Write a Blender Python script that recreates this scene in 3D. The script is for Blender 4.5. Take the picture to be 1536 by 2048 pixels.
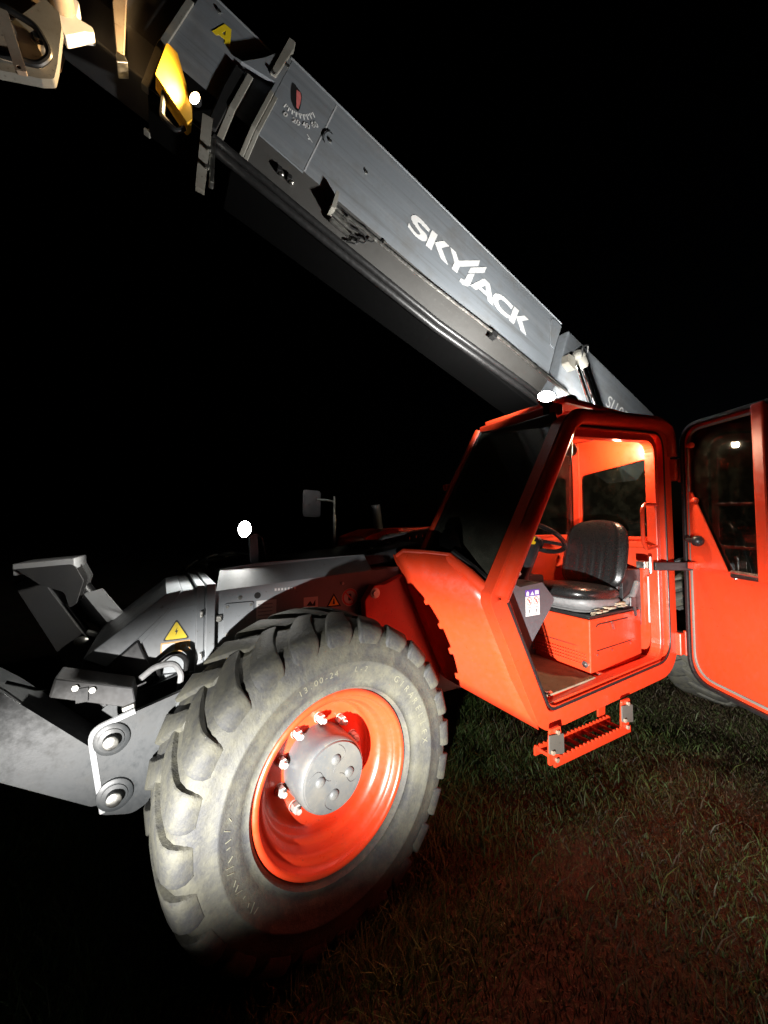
import bpy, bmesh, math, random
import numpy as np
from mathutils import Vector, Matrix
from mathutils.geometry import tessellate_polygon
R = math.radians
random.seed(7); rng = np.random.default_rng(7)
S = bpy.context.scene
for o in list(bpy.data.objects): bpy.data.objects.remove(o)
COL = S.collection

# ------------------------------------------------------------------ camera, sky, light, exposure
# x = towards the rear of the machine, y = away from the photographer, z = up (metres)
cd = bpy.data.cameras.new('camera'); cam = bpy.data.objects.new('camera', cd); COL.objects.link(cam)
cd.sensor_fit = 'VERTICAL'; cd.sensor_height = 36.0; cd.sensor_width = 27.0
cd.lens = 769.0 / 2048.0 * 36.0; cd.clip_start = 0.05; cd.clip_end = 2000
cam.location = (-0.53, -2.51, 1.55); cam.rotation_euler = (R(92.7), 0, R(-30))
S.camera = cam
S.render.resolution_x, S.render.resolution_y = 768, 1024

w = bpy.data.worlds.new('World'); S.world = w; w.use_nodes = True
nt = w.node_tree; nt.nodes.clear()
sky = nt.nodes.new('ShaderNodeTexSky'); sky.sky_type = 'NISHITA'; sky.sun_disc = False
sky.sun_elevation = R(-6); sky.sun_rotation = R(110); sky.air_density = 1.0
bg = nt.nodes.new('ShaderNodeBackground'); bg.inputs[1].default_value = 0.05
wo = nt.nodes.new('ShaderNodeOutputWorld')
nt.links.new(sky.outputs[0], bg.inputs[0]); nt.links.new(bg.outputs[0], wo.inputs[0])

def lamp(name, kind, loc, target, energy, color, size=0.05, spot=None, blend=0.5, parent=None):
    l = bpy.data.lights.new(name, kind); l.energy = energy; l.color = color
    if kind == 'SPOT': l.spot_size = R(spot); l.spot_blend = blend; l.shadow_soft_size = size
    if kind == 'POINT': l.shadow_soft_size = size
    o = bpy.data.objects.new(name, l); COL.objects.link(o); o.location = loc
    if target: o.rotation_euler = (Vector(target) - Vector(loc)).to_track_quat('-Z', 'Y').to_euler()
    if parent: o.parent = parent
    return o
# a hand torch with a wide flat beam, held low beside the photographer (its shadows run to the rear)
tor = lamp('hand_torch_beam', 'SPOT', (-1.50, -3.00, 0.58), (2.40, -0.9, 0.78), 2900, (1.0, 0.975, 0.94), 0.024, 118, 1.0)
tor.scale = (1.0, 0.158, 1.0)
tor.rotation_euler = (tor.rotation_euler.to_matrix() @ Matrix.Rotation(R(-3), 3, 'Z')).to_euler()

S.view_settings.view_transform = 'Standard'; S.view_settings.look = 'None'
S.view_settings.exposure = 0.0; S.view_settings.gamma = 1.0; S.view_settings.use_curve_mapping = False

# ------------------------------------------------------------------ materials
def newmat(name):
    m = bpy.data.materials.new(name); m.use_nodes = True
    return m, m.node_tree.nodes, m.node_tree.links, m.node_tree.nodes['Principled BSDF']
def coords(N, L, scale=1.0, obj=True):
    t = N.new('ShaderNodeTexCoord'); mp = N.new('ShaderNodeMapping'); mp.inputs['Scale'].default_value = (scale,)*3
    L.new(t.outputs['Object'], mp.inputs[0]); return mp.outputs[0]
def noise(N, L, vec, scale, detail=6, rough=0.6):
    n = N.new('ShaderNodeTexNoise'); n.inputs['Scale'].default_value = scale; n.inputs['Detail'].default_value = detail
    n.inputs['Roughness'].default_value = rough; L.new(vec, n.inputs['Vector']); return n.outputs['Fac']
def ramp(N, L, fac, stops):
    r = N.new('ShaderNodeValToRGB'); e = r.color_ramp.elements
    while len(e) < len(stops): e.new(0.5)
    for k, (p, c) in enumerate(stops):
        e[k].position = p; e[k].color = (c[0], c[1], c[2], 1) if isinstance(c, (tuple, list)) else (c, c, c, 1)
    L.new(fac, r.inputs[0]); return r.outputs[0]
def mixc(N, L, fac, a, b):
    m = N.new('ShaderNodeMix'); m.data_type = 'RGBA'
    for s, v in ((m.inputs[0], fac), (m.inputs[6], a), (m.inputs[7], b)):
        if hasattr(v, 'is_linked') or hasattr(v, 'links'): L.new(v, s)
        else: s.default_value = v if not isinstance(v, (tuple, list)) else (v[0], v[1], v[2], 1)
    return m.outputs[2]
def bump(N, L, B, h, strength, dist=0.01):
    b = N.new('ShaderNodeBump'); b.inputs['Strength'].default_value = strength; b.inputs['Distance'].default_value = dist
    L.new(h, b.inputs['Height']); L.new(b.outputs[0], B.inputs['Normal'])
def paint(name, col, dirt, rough=0.38, amt=0.35, coat=0.25):
    m, N, L, B = newmat(name); v = coords(N, L)
    n1 = noise(N, L, v, 3.5, 8, 0.65); n2 = noise(N, L, v, 28, 6, 0.7); n3 = noise(N, L, v, 160, 3, 0.5)
    f = ramp(N, L, n1, [(0.42, 0.0), (0.72, amt)])
    c = mixc(N, L, f, col, dirt)
    f2 = ramp(N, L, n2, [(0.60, 0.0), (0.75, amt*0.8)])
    c = mixc(N, L, f2, c, dirt)
    n4 = noise(N, L, v, 70, 4, 0.6); c = mixc(N, L, ramp(N, L, n4, [(0.64, 0.0), (0.70, amt*1.6)]), c, tuple(q*0.55+0.02 for q in dirt))
    L.new(c, B.inputs['Base Color'])
    L.new(ramp(N, L, n2, [(0.3, rough-0.08), (0.7, rough+0.2)]), B.inputs['Roughness'])
    B.inputs['Coat Weight'].default_value = coat; B.inputs['Coat Roughness'].default_value = 0.25
    bump(N, L, B, n3, 0.06, 0.002)
    return m
def plain(name, col, rough=0.5, metal=0.0, ns=40, var=0.12, bmp=0.05, coat=0.0):
    m, N, L, B = newmat(name); v = coords(N, L); n = noise(N, L, v, ns)
    a = tuple(max(0, c*(1-var*1.5)) for c in col); b = tuple(min(1, c*(1+var)) for c in col)
    L.new(ramp(N, L, n, [(0.3, a), (0.7, b)]), B.inputs['Base Color'])
    L.new(ramp(N, L, n, [(0.3, max(0.02, rough-0.08)), (0.7, min(1, rough+0.1))]), B.inputs['Roughness'])
    B.inputs['Metallic'].default_value = metal; B.inputs['Coat Weight'].default_value = coat
    if bmp: bump(N, L, B, n, bmp, 0.003)
    return m
def emit(name, col, strength):
    m, N, L, B = newmat(name); B.inputs['Base Color'].default_value = (*col, 1)
    B.inputs['Emission Color'].default_value = (*col, 1); B.inputs['Emission Strength'].default_value = strength
    return m
RED = paint('red_orange_paint', (0.70, 0.048, 0.012), (0.36, 0.055, 0.028), 0.32, 0.34)
GREY = paint('grey_paint', (0.165, 0.182, 0.198), (0.14, 0.125, 0.10), 0.40, 0.5, 0.2)
LGREY = paint('pale_lit_grey', (0.42, 0.43, 0.44), (0.25, 0.23, 0.2), 0.45, 0.3, 0.1)  # pale grey, also standing in for strong light on clevis and shield plate
SGREY = paint('dark_stabiliser_grey', (0.024, 0.027, 0.029), (0.034, 0.031, 0.025), 0.42, 0.45, 0.15)
HUBG = paint('worn_hub_paint', (0.075, 0.082, 0.088), (0.17, 0.15, 0.11), 0.42, 0.6, 0.1)
DARKWEB = paint('darker_web_grey', (0.036, 0.035, 0.032), (0.022, 0.020, 0.017), 0.55, 0.6, 0.05)  # darker grey for the boom's lower chamfer strip
LITGREY = paint('lit_chassis_grey', (0.225, 0.243, 0.26), (0.13, 0.12, 0.10), 0.40, 0.4, 0.2)  # lighter copy of the grey, standing in for light on chassis and enclosure
m, N, L, B = newmat('rubbed_boom_paint'); t_ = N.new('ShaderNodeTexCoord')
mp0 = N.new('ShaderNodeMapping'); mp0.inputs['Rotation'].default_value = (0, -R(20.5), 0); L.new(t_.outputs['Object'], mp0.inputs[0])
mp1 = N.new('ShaderNodeMapping'); mp1.inputs['Scale'].default_value = (0.7, 14, 26); L.new(mp0.outputs[0], mp1.inputs[0])
mp2 = N.new('ShaderNodeMapping'); mp2.inputs['Scale'].default_value = (1, 1, 1); L.new(mp0.outputs[0], mp2.inputs[0])
st_ = noise(N, L, mp1.outputs[0], 1.0, 8, 0.65); bl_ = noise(N, L, mp2.outputs[0], 4.5, 9, 0.65); fi_ = noise(N, L, mp2.outputs[0], 45, 6, 0.7)
c = mixc(N, L, ramp(N, L, st_, [(0.50, 0.0), (0.68, 0.55)]), (0.165, 0.182, 0.198), (0.235, 0.245, 0.25))
c = mixc(N, L, ramp(N, L, st_, [(0.30, 0.65), (0.44, 0.0)]), c, (0.085, 0.085, 0.08))
c = mixc(N, L, ramp(N, L, bl_, [(0.48, 0.0), (0.72, 0.55)]), c, (0.11, 0.10, 0.085))
c = mixc(N, L, ramp(N, L, fi_, [(0.63, 0.0), (0.72, 0.5)]), c, (0.07, 0.06, 0.05))
L.new(c, B.inputs['Base Color']); L.new(ramp(N, L, bl_, [(0.3, 0.36), (0.7, 0.62)]), B.inputs['Roughness']); bump(N, L, B, fi_, 0.08, 0.002)
BOOMG = m
DGREY = paint('dark_grey_paint', (0.05, 0.05, 0.052), (0.09, 0.08, 0.065), 0.5, 0.4, 0.1)
YEL = paint('yellow_paint', (0.75, 0.42, 0.03), (0.35, 0.2, 0.05), 0.45, 0.35)
TAN = paint('bare_worn_steel', (0.33, 0.27, 0.2), (0.16, 0.09, 0.05), 0.5, 0.7, 0.0)
MBLACK = plain('shade_matte_black', (0.002, 0.002, 0.002), 0.85, bmp=0.1)  # near black for shade under the boom, also on the wiper motor
MBLACK.node_tree.nodes['Principled BSDF'].inputs['Specular IOR Level'].default_value = 0.05
BLACK = plain('black_rubber', (0.012, 0.012, 0.012), 0.42, bmp=0.08)
PLAST = plain('black_plastic', (0.018, 0.018, 0.019), 0.35)
CONS = plain('grey_plastic', (0.075, 0.075, 0.082), 0.5, ns=90, bmp=0.15)
VINYL = plain('black_vinyl', (0.010, 0.010, 0.010), 0.30, ns=120, bmp=0.12, coat=0.15)
GVINYL = plain('grey_bellows', (0.17, 0.17, 0.17), 0.5)
FOAM = plain('torn_seat_foam', (0.42, 0.37, 0.26), 0.95, bmp=0.4)
CHROME = plain('chrome', (0.75, 0.75, 0.74), 0.08, 1.0, bmp=0)
STEEL = plain('zinc_steel', (0.55, 0.54, 0.5), 0.34, 1.0)
NUT = plain('dusty_nut_steel', (0.52, 0.5, 0.46), 0.5, 0.35)
WHITE = plain('white_vinyl_print', (0.66, 0.66, 0.645), 0.4, bmp=0, var=0.03)
GWHITE = plain('gauge_white_ink', (0.86, 0.86, 0.84), 0.45, bmp=0, var=0.02)
INK = plain('black_ink', (0.015, 0.015, 0.015), 0.45, bmp=0)
YINK = plain('yellow_ink', (0.85, 0.62, 0.02), 0.4, bmp=0, var=0.03)
OINK = plain('orange_ink', (0.75, 0.42, 0.16), 0.4, bmp=0, var=0.03)
RINK = plain('red_ink', (0.72, 0.10, 0.07), 0.4, bmp=0, var=0.03)
VINK = plain('violet_ink', (0.10, 0.05, 0.35), 0.4, bmp=0, var=0.03)
PINK = plain('faded_red_pendulum', (0.62, 0.16, 0.15), 0.5, bmp=0)
MATF = paint('muddy_floor_mat', (0.30, 0.26, 0.18), (0.13, 0.10, 0.06), 0.85, 0.9, 0.0)
GUARD = paint('worn_grey_guard_plate', (0.20, 0.195, 0.17), (0.11, 0.095, 0.07), 0.5, 0.7, 0.0)
GUARD2 = paint('muddy_guard_sheet', (0.10, 0.098, 0.085), (0.06, 0.05, 0.036), 0.6, 0.7, 0.0)
BRONZE = paint('mesh_brown', (0.25, 0.14, 0.05), (0.1, 0.06, 0.03), 0.5, 0.5, 0)
LENSW = emit('lit_white_lens', (1.0, 0.97, 0.9), 350)
LENSR = emit('lit_roof_lamp_globe', (1.0, 0.985, 0.95), 60)
LENSB = emit('lit_warm_lens', (1.0, 0.72, 0.36), 40)
LENSD = emit('lit_dome_lens', (1.0, 0.80, 0.52), 4)
# glass
m, N, L, B = newmat('cab_glass'); v = coords(N, L)
for nd in list(N): N.remove(nd)
out = N.new('ShaderNodeOutputMaterial'); gl = N.new('ShaderNodeBsdfGlossy'); tr = N.new('ShaderNodeBsdfTransparent'); df = N.new('ShaderNodeBsdfDiffuse')
gl.inputs['Roughness'].default_value = 0.03; tr.inputs['Color'].default_value = (0.80, 0.85, 0.80, 1); df.inputs['Color'].default_value = (0.30, 0.31, 0.24, 1)
fr = N.new('ShaderNodeFresnel'); fr.inputs[0].default_value = 1.5
mx = N.new('ShaderNodeMixShader'); mx2 = N.new('ShaderNodeMixShader'); v = coords(N, L)
dust = ramp(N, L, noise(N, L, v, 9, 8, 0.7), [(0.45, 0.004), (0.85, 0.035)])
L.new(dust, mx2.inputs[0]); L.new(tr.outputs[0], mx2.inputs[1]); L.new(df.outputs[0], mx2.inputs[2])
L.new(fr.outputs[0], mx.inputs[0]); L.new(mx2.outputs[0], mx.inputs[1]); L.new(gl.outputs[0], mx.inputs[2]); L.new(mx.outputs[0], out.inputs[0])
GLASS = m
WGLASS = m.copy(); WGLASS.name = 'dusty_windscreen_glass'
for e_, v_ in zip([n_ for n_ in WGLASS.node_tree.nodes if n_.type == 'VALTORGB'][0].color_ramp.elements, (.08, .20)): e_.color = (v_, v_, v_, 1)
# tyre rubber under dried mud
m, N, L, B = newmat('dusty_tyre_rubber'); v = coords(N, L)
n1 = noise(N, L, v, 6.5, 10, 0.72); n2 = noise(N, L, v, 22, 8, 0.7); n3 = noise(N, L, v, 90, 4, 0.6)
c = mixc(N, L, ramp(N, L, n1, [(0.38, 0.05), (0.60, 1.0)]), (0.036, 0.037, 0.039), (0.088, 0.085, 0.062))
c = mixc(N, L, ramp(N, L, n2, [(0.55, 0.0), (0.75, 0.6)]), c, (0.120, 0.115, 0.080))
c = mixc(N, L, ramp(N, L, n2, [(0.25, 0.85), (0.44, 0.0)]), c, (0.028, 0.028, 0.028))
L.new(c, B.inputs['Base Color']); B.inputs['Roughness'].default_value = 0.72; bump(N, L, B, mixc(N, L, 0.4, n2, n3), 0.6, 0.008)
TYRE = m
m2 = TYRE.copy(); m2.name = 'muddy_raised_lettering'
RELIEF = plain('chalky_raised_rubber', (0.155, 0.15, 0.105), 0.8, ns=60, bmp=0.2)
# soil and grass
m, N, L, B = newmat('trampled_soil'); v = coords(N, L)
n1 = noise(N, L, v, 1.1, 8, 0.65); n2 = noise(N, L, v, 9, 8, 0.7); n3 = noise(N, L, v, 60, 5, 0.7)
c = mixc(N, L, ramp(N, L, n1, [(0.40, 0.0), (0.62, 1.0)]), (0.055, 0.026, 0.015), (0.034, 0.034, 0.015))
c = mixc(N, L, ramp(N, L, n2, [(0.45, 0.0), (0.7, 0.8)]), c, (0.105, 0.052, 0.03))
c = mixc(N, L, ramp(N, L, n3, [(0.5, 0.0), (0.7, 0.5)]), c, (0.085, 0.07, 0.038))
L.new(c, B.inputs['Base Color']); B.inputs['Roughness'].default_value = 0.95; bump(N, L, B, mixc(N, L, 0.5, n2, n3), 0.8, 0.03)
SOIL = m
m, N, L, B = newmat('grass_blades'); at = N.new('ShaderNodeAttribute'); at.attribute_name = 'tint'; at.attribute_type = 'GEOMETRY'
L.new(ramp(N, L, at.outputs['Fac'], [(0.0, (0.050, 0.105, 0.020)), (0.45, (0.068, 0.105, 0.024)), (0.7, (0.055, 0.044, 0.020)), (1.0, (0.050, 0.030, 0.016))]), B.inputs['Base Color'])
B.inputs['Roughness'].default_value = 0.6
GRASS = m

# ------------------------------------------------------------------ mesh helpers
def link(name, me, parent=None, label=None, kind=None):
    o = bpy.data.objects.new(name, me); COL.objects.link(o)
    if parent is not None: o.parent = parent
    if label: o['label'] = label
    if kind: o['kind'] = kind
    return o
def fillet(pts, rad, n=5, closed=True):
    out = []; m = len(pts)
    for i, p in enumerate(pts):
        r = rad[i] if isinstance(rad, (list, tuple)) else rad
        if r <= 0 or (not closed and i in (0, m-1)): out.append(tuple(p)); continue
        P = Vector(p); A = Vector(pts[i-1]) - P; Bv = Vector(pts[(i+1) % m]) - P
        la, lb = A.length, Bv.length; A.normalize(); Bv.normalize()
        ang = A.angle(Bv)
        if ang > math.pi - 0.02: out.append(tuple(p)); continue
        t = min(r/math.tan(ang/2), la*0.48, lb*0.48)
        p0, p1 = P + A*t, P + Bv*t
        for k in range(n+1):
            f = k/n; out.append(tuple((1-f)**2*p0 + 2*f*(1-f)*P + f*f*p1))
    return out
def frame_of(d):
    d = Vector(d).normalized(); a = Vector((0, 0, 1)) if abs(d.z) < 0.9 else Vector((1, 0, 0))
    x = d.cross(a).normalized(); return x, d.cross(x).normalized(), d
class G:
    def __init__(s): s.v, s.f, s.mi, s.m = [], [], [], 0
    def add(s, vs, fs):
        b = len(s.v); s.v += [tuple(p) for p in vs]
        for f in fs: s.f.append([b+i for i in f]); s.mi.append(s.m)
        return s
    def box(s, c, d, M=None):
        c = Vector(c); vs = []
        for x in (-.5, .5):
            for y in (-.5, .5):
                for z in (-.5, .5):
                    p = Vector((x*d[0], y*d[1], z*d[2])); p = (M @ p if M else p) + c; vs.append(p)
        return s.add(vs, [(0,1,3,2),(4,6,7,5),(0,4,5,1),(2,3,7,6),(0,2,6,4),(1,5,7,3)])
    def prism(s, poly, fn, a, b, holes=()):
        """poly in 2D extruded between depths a and b; fn(p, q, depth) -> 3D"""
        loops = [list(poly)] + [list(h) for h in holes]
        tri = tessellate_polygon([[Vector((p[0], p[1], 0)) for p in lp] for lp in loops])
        flat = [p for lp in loops for p in lp]; n = len(flat)
        vs = [fn(p[0], p[1], a) for p in flat] + [fn(p[0], p[1], b) for p in flat]
        fs = [tuple(t) for t in tri] + [tuple(n+i for i in reversed(t)) for t in tri]
        k = 0
        for lp in loops:
            q = len(lp)
            for i in range(q): j = (i+1) % q; fs.append((k+i, k+j, n+k+j, n+k+i))
            k += q
        return s.add(vs, fs)
    def flat(s, poly, fn, a, holes=()):
        loops = [list(poly)] + [list(h) for h in holes]
        tri = tessellate_polygon([[Vector((p[0], p[1], 0)) for p in lp] for lp in loops])
        return s.add([fn(p[0], p[1], a) for lp in loops for p in lp], [tuple(t) for t in tri])
    def tube(s, path, r, n=10, closed=False, caps=True):
        P = [Vector(p) for p in path]; m = len(P); vs = []; up = None
        for i in range(m):
            a = P[i-1] if (i > 0 or closed) else P[i]; b = P[(i+1) % m] if (i < m-1 or closed) else P[i]
            d = (b - a).normalized()
            if up is None: x, y, _ = frame_of(d)
            else:
                x = (up - d*up.dot(d)).normalized(); y = d.cross(x)
            up = x; rr = r[i] if isinstance(r, (list, tuple)) else r
            for k in range(n):
                t = 2*math.pi*k/n; vs.append(P[i] + (x*math.cos(t) + y*math.sin(t))*rr)
        fs = []
        for i in range(m if closed else m-1):
            j = (i+1) % m
            for k in range(n): l = (k+1) % n; fs.append((i*n+k, i*n+l, j*n+l, j*n+k))
        if caps and not closed: fs += [tuple(range(n))[::-1], tuple((m-1)*n+k for k in range(n))]
        return s.add(vs, fs)
    def lathe(s, prof, c, d, n=32, closed=False):
        """prof: (radius, height along d)"""
        x, y, z = frame_of(d); c = Vector(c); vs = []; m = len(prof)
        for r, h in prof:
            for k in range(n):
                t = 2*math.pi*k/n; vs.append(c + z*h + (x*math.cos(t)+y*math.sin(t))*max(r, 1e-5))
        fs = []
        for i in range(m if closed else m-1):
            j = (i+1) % m
            for k in range(n): l = (k+1) % n; fs.append((i*n+k, i*n+l, j*n+l, j*n+k))
        return s.add(vs, fs)
    def cyl(s, a, b, r, n=16):
        return s.tube([a, b], r, n)
    def nut(s, c, d, r, h, n=6):
        d = Vector(d).normalized(); c = Vector(c); return s.tube([c, c+d*h], r, n)
    def ball(s, c, r, n=12, sc=(1, 1, 1), M=None):
        vs, fs = [], []; c = Vector(c)
        for i in range(n+1):
            a = math.pi*i/n
            for k in range(2*n):
                t = math.pi*k/n; p = Vector((r*sc[0]*math.sin(a)*math.cos(t), r*sc[1]*math.sin(a)*math.sin(t), r*sc[2]*math.cos(a)))
                vs.append((M @ p if M else p) + c)
        for i in range(n):
            for k in range(2*n): l = (k+1) % (2*n); fs.append((i*2*n+k, (i+1)*2*n+k, (i+1)*2*n+l, i*2*n+l))
        return s.add(vs, fs)
    def mesh(s, name, mats, smooth=False):
        me = bpy.data.meshes.new(name); me.from_pydata(s.v, [], s.f)
        for mm in (mats if isinstance(mats, (list, tuple)) else [mats]): me.materials.append(mm)
        me.polygons.foreach_set('material_index', s.mi)
        bm = bmesh.new(); bm.from_mesh(me); bmesh.ops.remove_doubles(bm, verts=bm.verts, dist=1e-5)
        bmesh.ops.recalc_face_normals(bm, faces=bm.faces); bm.to_mesh(me); bm.free()
        if smooth:
            me.polygons.foreach_set('use_smooth', [True]*len(me.polygons))
            try: me.set_sharp_from_angle(angle=R(smooth if smooth is not True else 35))
            except Exception: pass
        me.update(); return me
    def make(s, name, mats, parent=None, bevel=0, smooth=False, label=None, seg=2):
        o = link(name, s.mesh(name, mats, smooth), parent, label)
        if bevel:
            b = o.modifiers.new('bevel', 'BEVEL'); b.width = bevel; b.segments = seg; b.limit_method = 'ANGLE'; b.angle_limit = R(35)
        return o
XZ = lambda p, q, y: (p, y, q)             # side view, depth = y
XY = lambda p, q, z: (p, q, z)
YZ = lambda p, q, x: (x, p, q)
def rect(x0, z0, x1, z1): return [(x0, z0), (x1, z0), (x1, z1), (x0, z1)]
def circ(x, z, r, n=20, a0=0): return [(x+r*math.cos(a0+2*math.pi*k/n), z+r*math.sin(a0+2*math.pi*k/n)) for k in range(n)]
def ring_sweep(g, path, wdt, fn, a, b):
    """closed 2D path given a flat rectangular section: wdt in plane, a..b in depth"""
    n = len(path); P = [Vector(p) for p in path]; o, i_ = [], []
    for k in range(n):
        d = (P[(k+1) % n] - P[k-1]).normalized(); nn = Vector((-d.y, d.x)); o.append(P[k]+nn*wdt/2); i_.append(P[k]-nn*wdt/2)
    vs = [fn(p.x, p.y, a) for p in o] + [fn(p.x, p.y, a) for p in i_] + [fn(p.x, p.y, b) for p in o] + [fn(p.x, p.y, b) for p in i_]
    fs = []
    for k in range(n):
        l = (k+1) % n
        fs += [(k, l, n+l, n+k), (2*n+k, 3*n+k, 3*n+l, 2*n+l), (k, 2*n+k, 2*n+l, l), (n+k, n+l, 3*n+l, 3*n+k)]
    return g.add(vs, fs)
def text_polys(body, size, shear=0.0):
    c = bpy.data.curves.new('t', 'FONT'); c.body = body; c.size = size; c.align_x = 'CENTER'; c.align_y = 'CENTER'; c.shear = shear; c.resolution_u = 3
    o = bpy.data.objects.new('t', c); COL.objects.link(o)
    dg = bpy.context.evaluated_depsgraph_get(); me = bpy.data.meshes.new_from_object(o.evaluated_get(dg))
    vs = [tuple(v.co[:2]) for v in me.vertices]; fs = [tuple(p.vertices) for p in me.polygons]
    bpy.data.objects.remove(o); bpy.data.curves.remove(c); bpy.data.meshes.remove(me)
    return vs, fs

# ------------------------------------------------------------------ ground and grass
def hgt(x, y):
    return (0.018*np.sin(x*1.7+0.6*y)+0.015*np.sin(2.3*y-0.9*x+1)+0.010*np.sin(5.1*x+1.3)*np.sin(4.3*y+0.4)+0.006*np.sin(11*x+2*y)*np.sin(9*y-3*x) + 0.16*np.exp(-((x+0.05)/1.1)**2-((y-1.25)/0.55)**2))
xs = np.concatenate([np.array([-900, -300, -100, -40, -15]), np.linspace(-6, 9, 151), np.array([15, 40, 100, 300, 900])])
ys = np.concatenate([np.array([-900, -300, -100, -40, -15]), np.linspace(-6, 9, 151), np.array([15, 40, 100, 300, 900])])
X, Y = np.meshgrid(xs, ys, indexing='ij'); Zg = hgt(X, Y)*((np.abs(X-1.5) < 7.6) & (np.abs(Y-1.5) < 7.6)); n = len(xs)
vs = np.stack([X, Y, Zg], -1).reshape(-1, 3)
idx = np.arange(n*n).reshape(n, n); fs = np.stack([idx[:-1, :-1], idx[1:, :-1], idx[1:, 1:], idx[:-1, 1:]], -1).reshape(-1, 4)
me = bpy.data.meshes.new('ground'); me.from_pydata(vs.tolist(), [], fs.tolist()); me.materials.append(SOIL)
me.polygons.foreach_set('use_smooth', [True]*len(me.polygons))
link('ground', me, kind='structure')
def blades(name, count, box, hmin, hmax, seedtint, parent=None):
    px = rng.uniform(box[0], box[1], count*3); py = rng.uniform(box[2], box[3], count*3)
    dens = 0.5+0.5*np.sin(px*2.1+1.3*np.sin(py*1.7))*np.sin(py*2.6+1.1*np.sin(px*1.3)) + 0.25*np.sin(px*7+py*5)*np.sin(py*8-px*3)
    bare = np.exp(-(((px-1.0)/0.55)**2+((py+1.75)/0.45)**2)) + np.exp(-(((px-0.3)/0.5)**2+((py+2.0)/0.3)**2))
    side = 1/(1+np.exp(-(px-2.05-0.25*np.sin(py*3)+0.2*np.sin(px*5+py*4))*6)) * 1/(1+np.exp((py-0.2)*4))
    bare = np.clip(bare + side + 0.8/(1+np.exp((py+1.55+0.15*np.sin(px*4))*7)) + 0.9/(1+np.exp(-(px-1.35)*6))/(1+np.exp((py+1.2)*7)), 0, 1)
    keep = rng.uniform(0, 1.0, count*3) < (0.35+0.65*dens)*(1-0.55*bare)
    px, py, dens, bare = px[keep][:count], py[keep][:count], dens[keep][:count], bare[keep][:count]; k = len(px)
    tall = rng.uniform(0, 1, k) < 0.22*(1-0.75*bare)*np.clip(dens*1.4, 0, 1)
    h = np.where(tall, rng.uniform(0.05, hmax, k), rng.uniform(hmin, 0.035, k)); a = rng.uniform(0, 2*np.pi, k); wd = rng.uniform(0.0014, 0.0034, k)
    lean = rng.uniform(0.3, 1.5, k)*h; la = rng.normal(0.7, 1.3, k); z0 = hgt(px, py)-0.004
    dx, dy = np.cos(a)*wd, np.sin(a)*wd; lx, ly = np.cos(la)*lean, np.sin(la)*lean
    V = np.zeros((k, 5, 3))
    V[:, 0] = np.stack([px-dx, py-dy, z0], 1); V[:, 1] = np.stack([px+dx, py+dy, z0], 1)
    V[:, 2] = np.stack([px+lx*.35-dx*.75, py+ly*.35-dy*.75, z0+h*.6], 1); V[:, 3] = np.stack([px+lx*.35+dx*.75, py+ly*.35+dy*.75, z0+h*.6], 1)
    V[:, 4] = np.stack([px+lx, py+ly, z0+h*0.95], 1)
    b = (np.arange(k)*5)[:, None]
    loops = np.concatenate([b+np.array([[0, 1, 3]]), b+np.array([[0, 3, 2]]), b+np.array([[2, 3, 4]])], 1).reshape(-1)
    me = bpy.data.meshes.new(name); me.vertices.add(k*5); me.vertices.foreach_set('co', V.reshape(-1))
    nf = k*3; me.loops.add(nf*3); me.loops.foreach_set('vertex_index', loops); me.polygons.add(nf)
    me.polygons.foreach_set('loop_start', np.arange(nf)*3); me.polygons.foreach_set('loop_total', np.full(nf, 3))
    at = me.attributes.new('tint', 'FLOAT', 'POINT'); t = np.clip(rng.normal(seedtint, 0.22, k)+0.2*np.sin(px*3)*np.sin(py*2.2)+0.5*bare, 0, 1)
    at.data.foreach_set('value', np.repeat(t, 5)); me.materials.append(GRASS); me.update(); me.validate()
    return link(name, me, parent, kind='stuff')
g1 = blades('grass', 560000, (-1.3, 5.6, -2.55, 2.4), 0.010, 0.10, 0.17)
g1['label'] = 'short trampled grass in tufts on the reddish soil round the machine'; g1['category'] = 'grass'

# ------------------------------------------------------------------ the machine
root = bpy.data.objects.new('telehandler', None); COL.objects.link(root)
root['label'] = 'orange red and grey telescopic handler with raised boom and open cab door'; root['category'] = 'telehandler'

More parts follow.
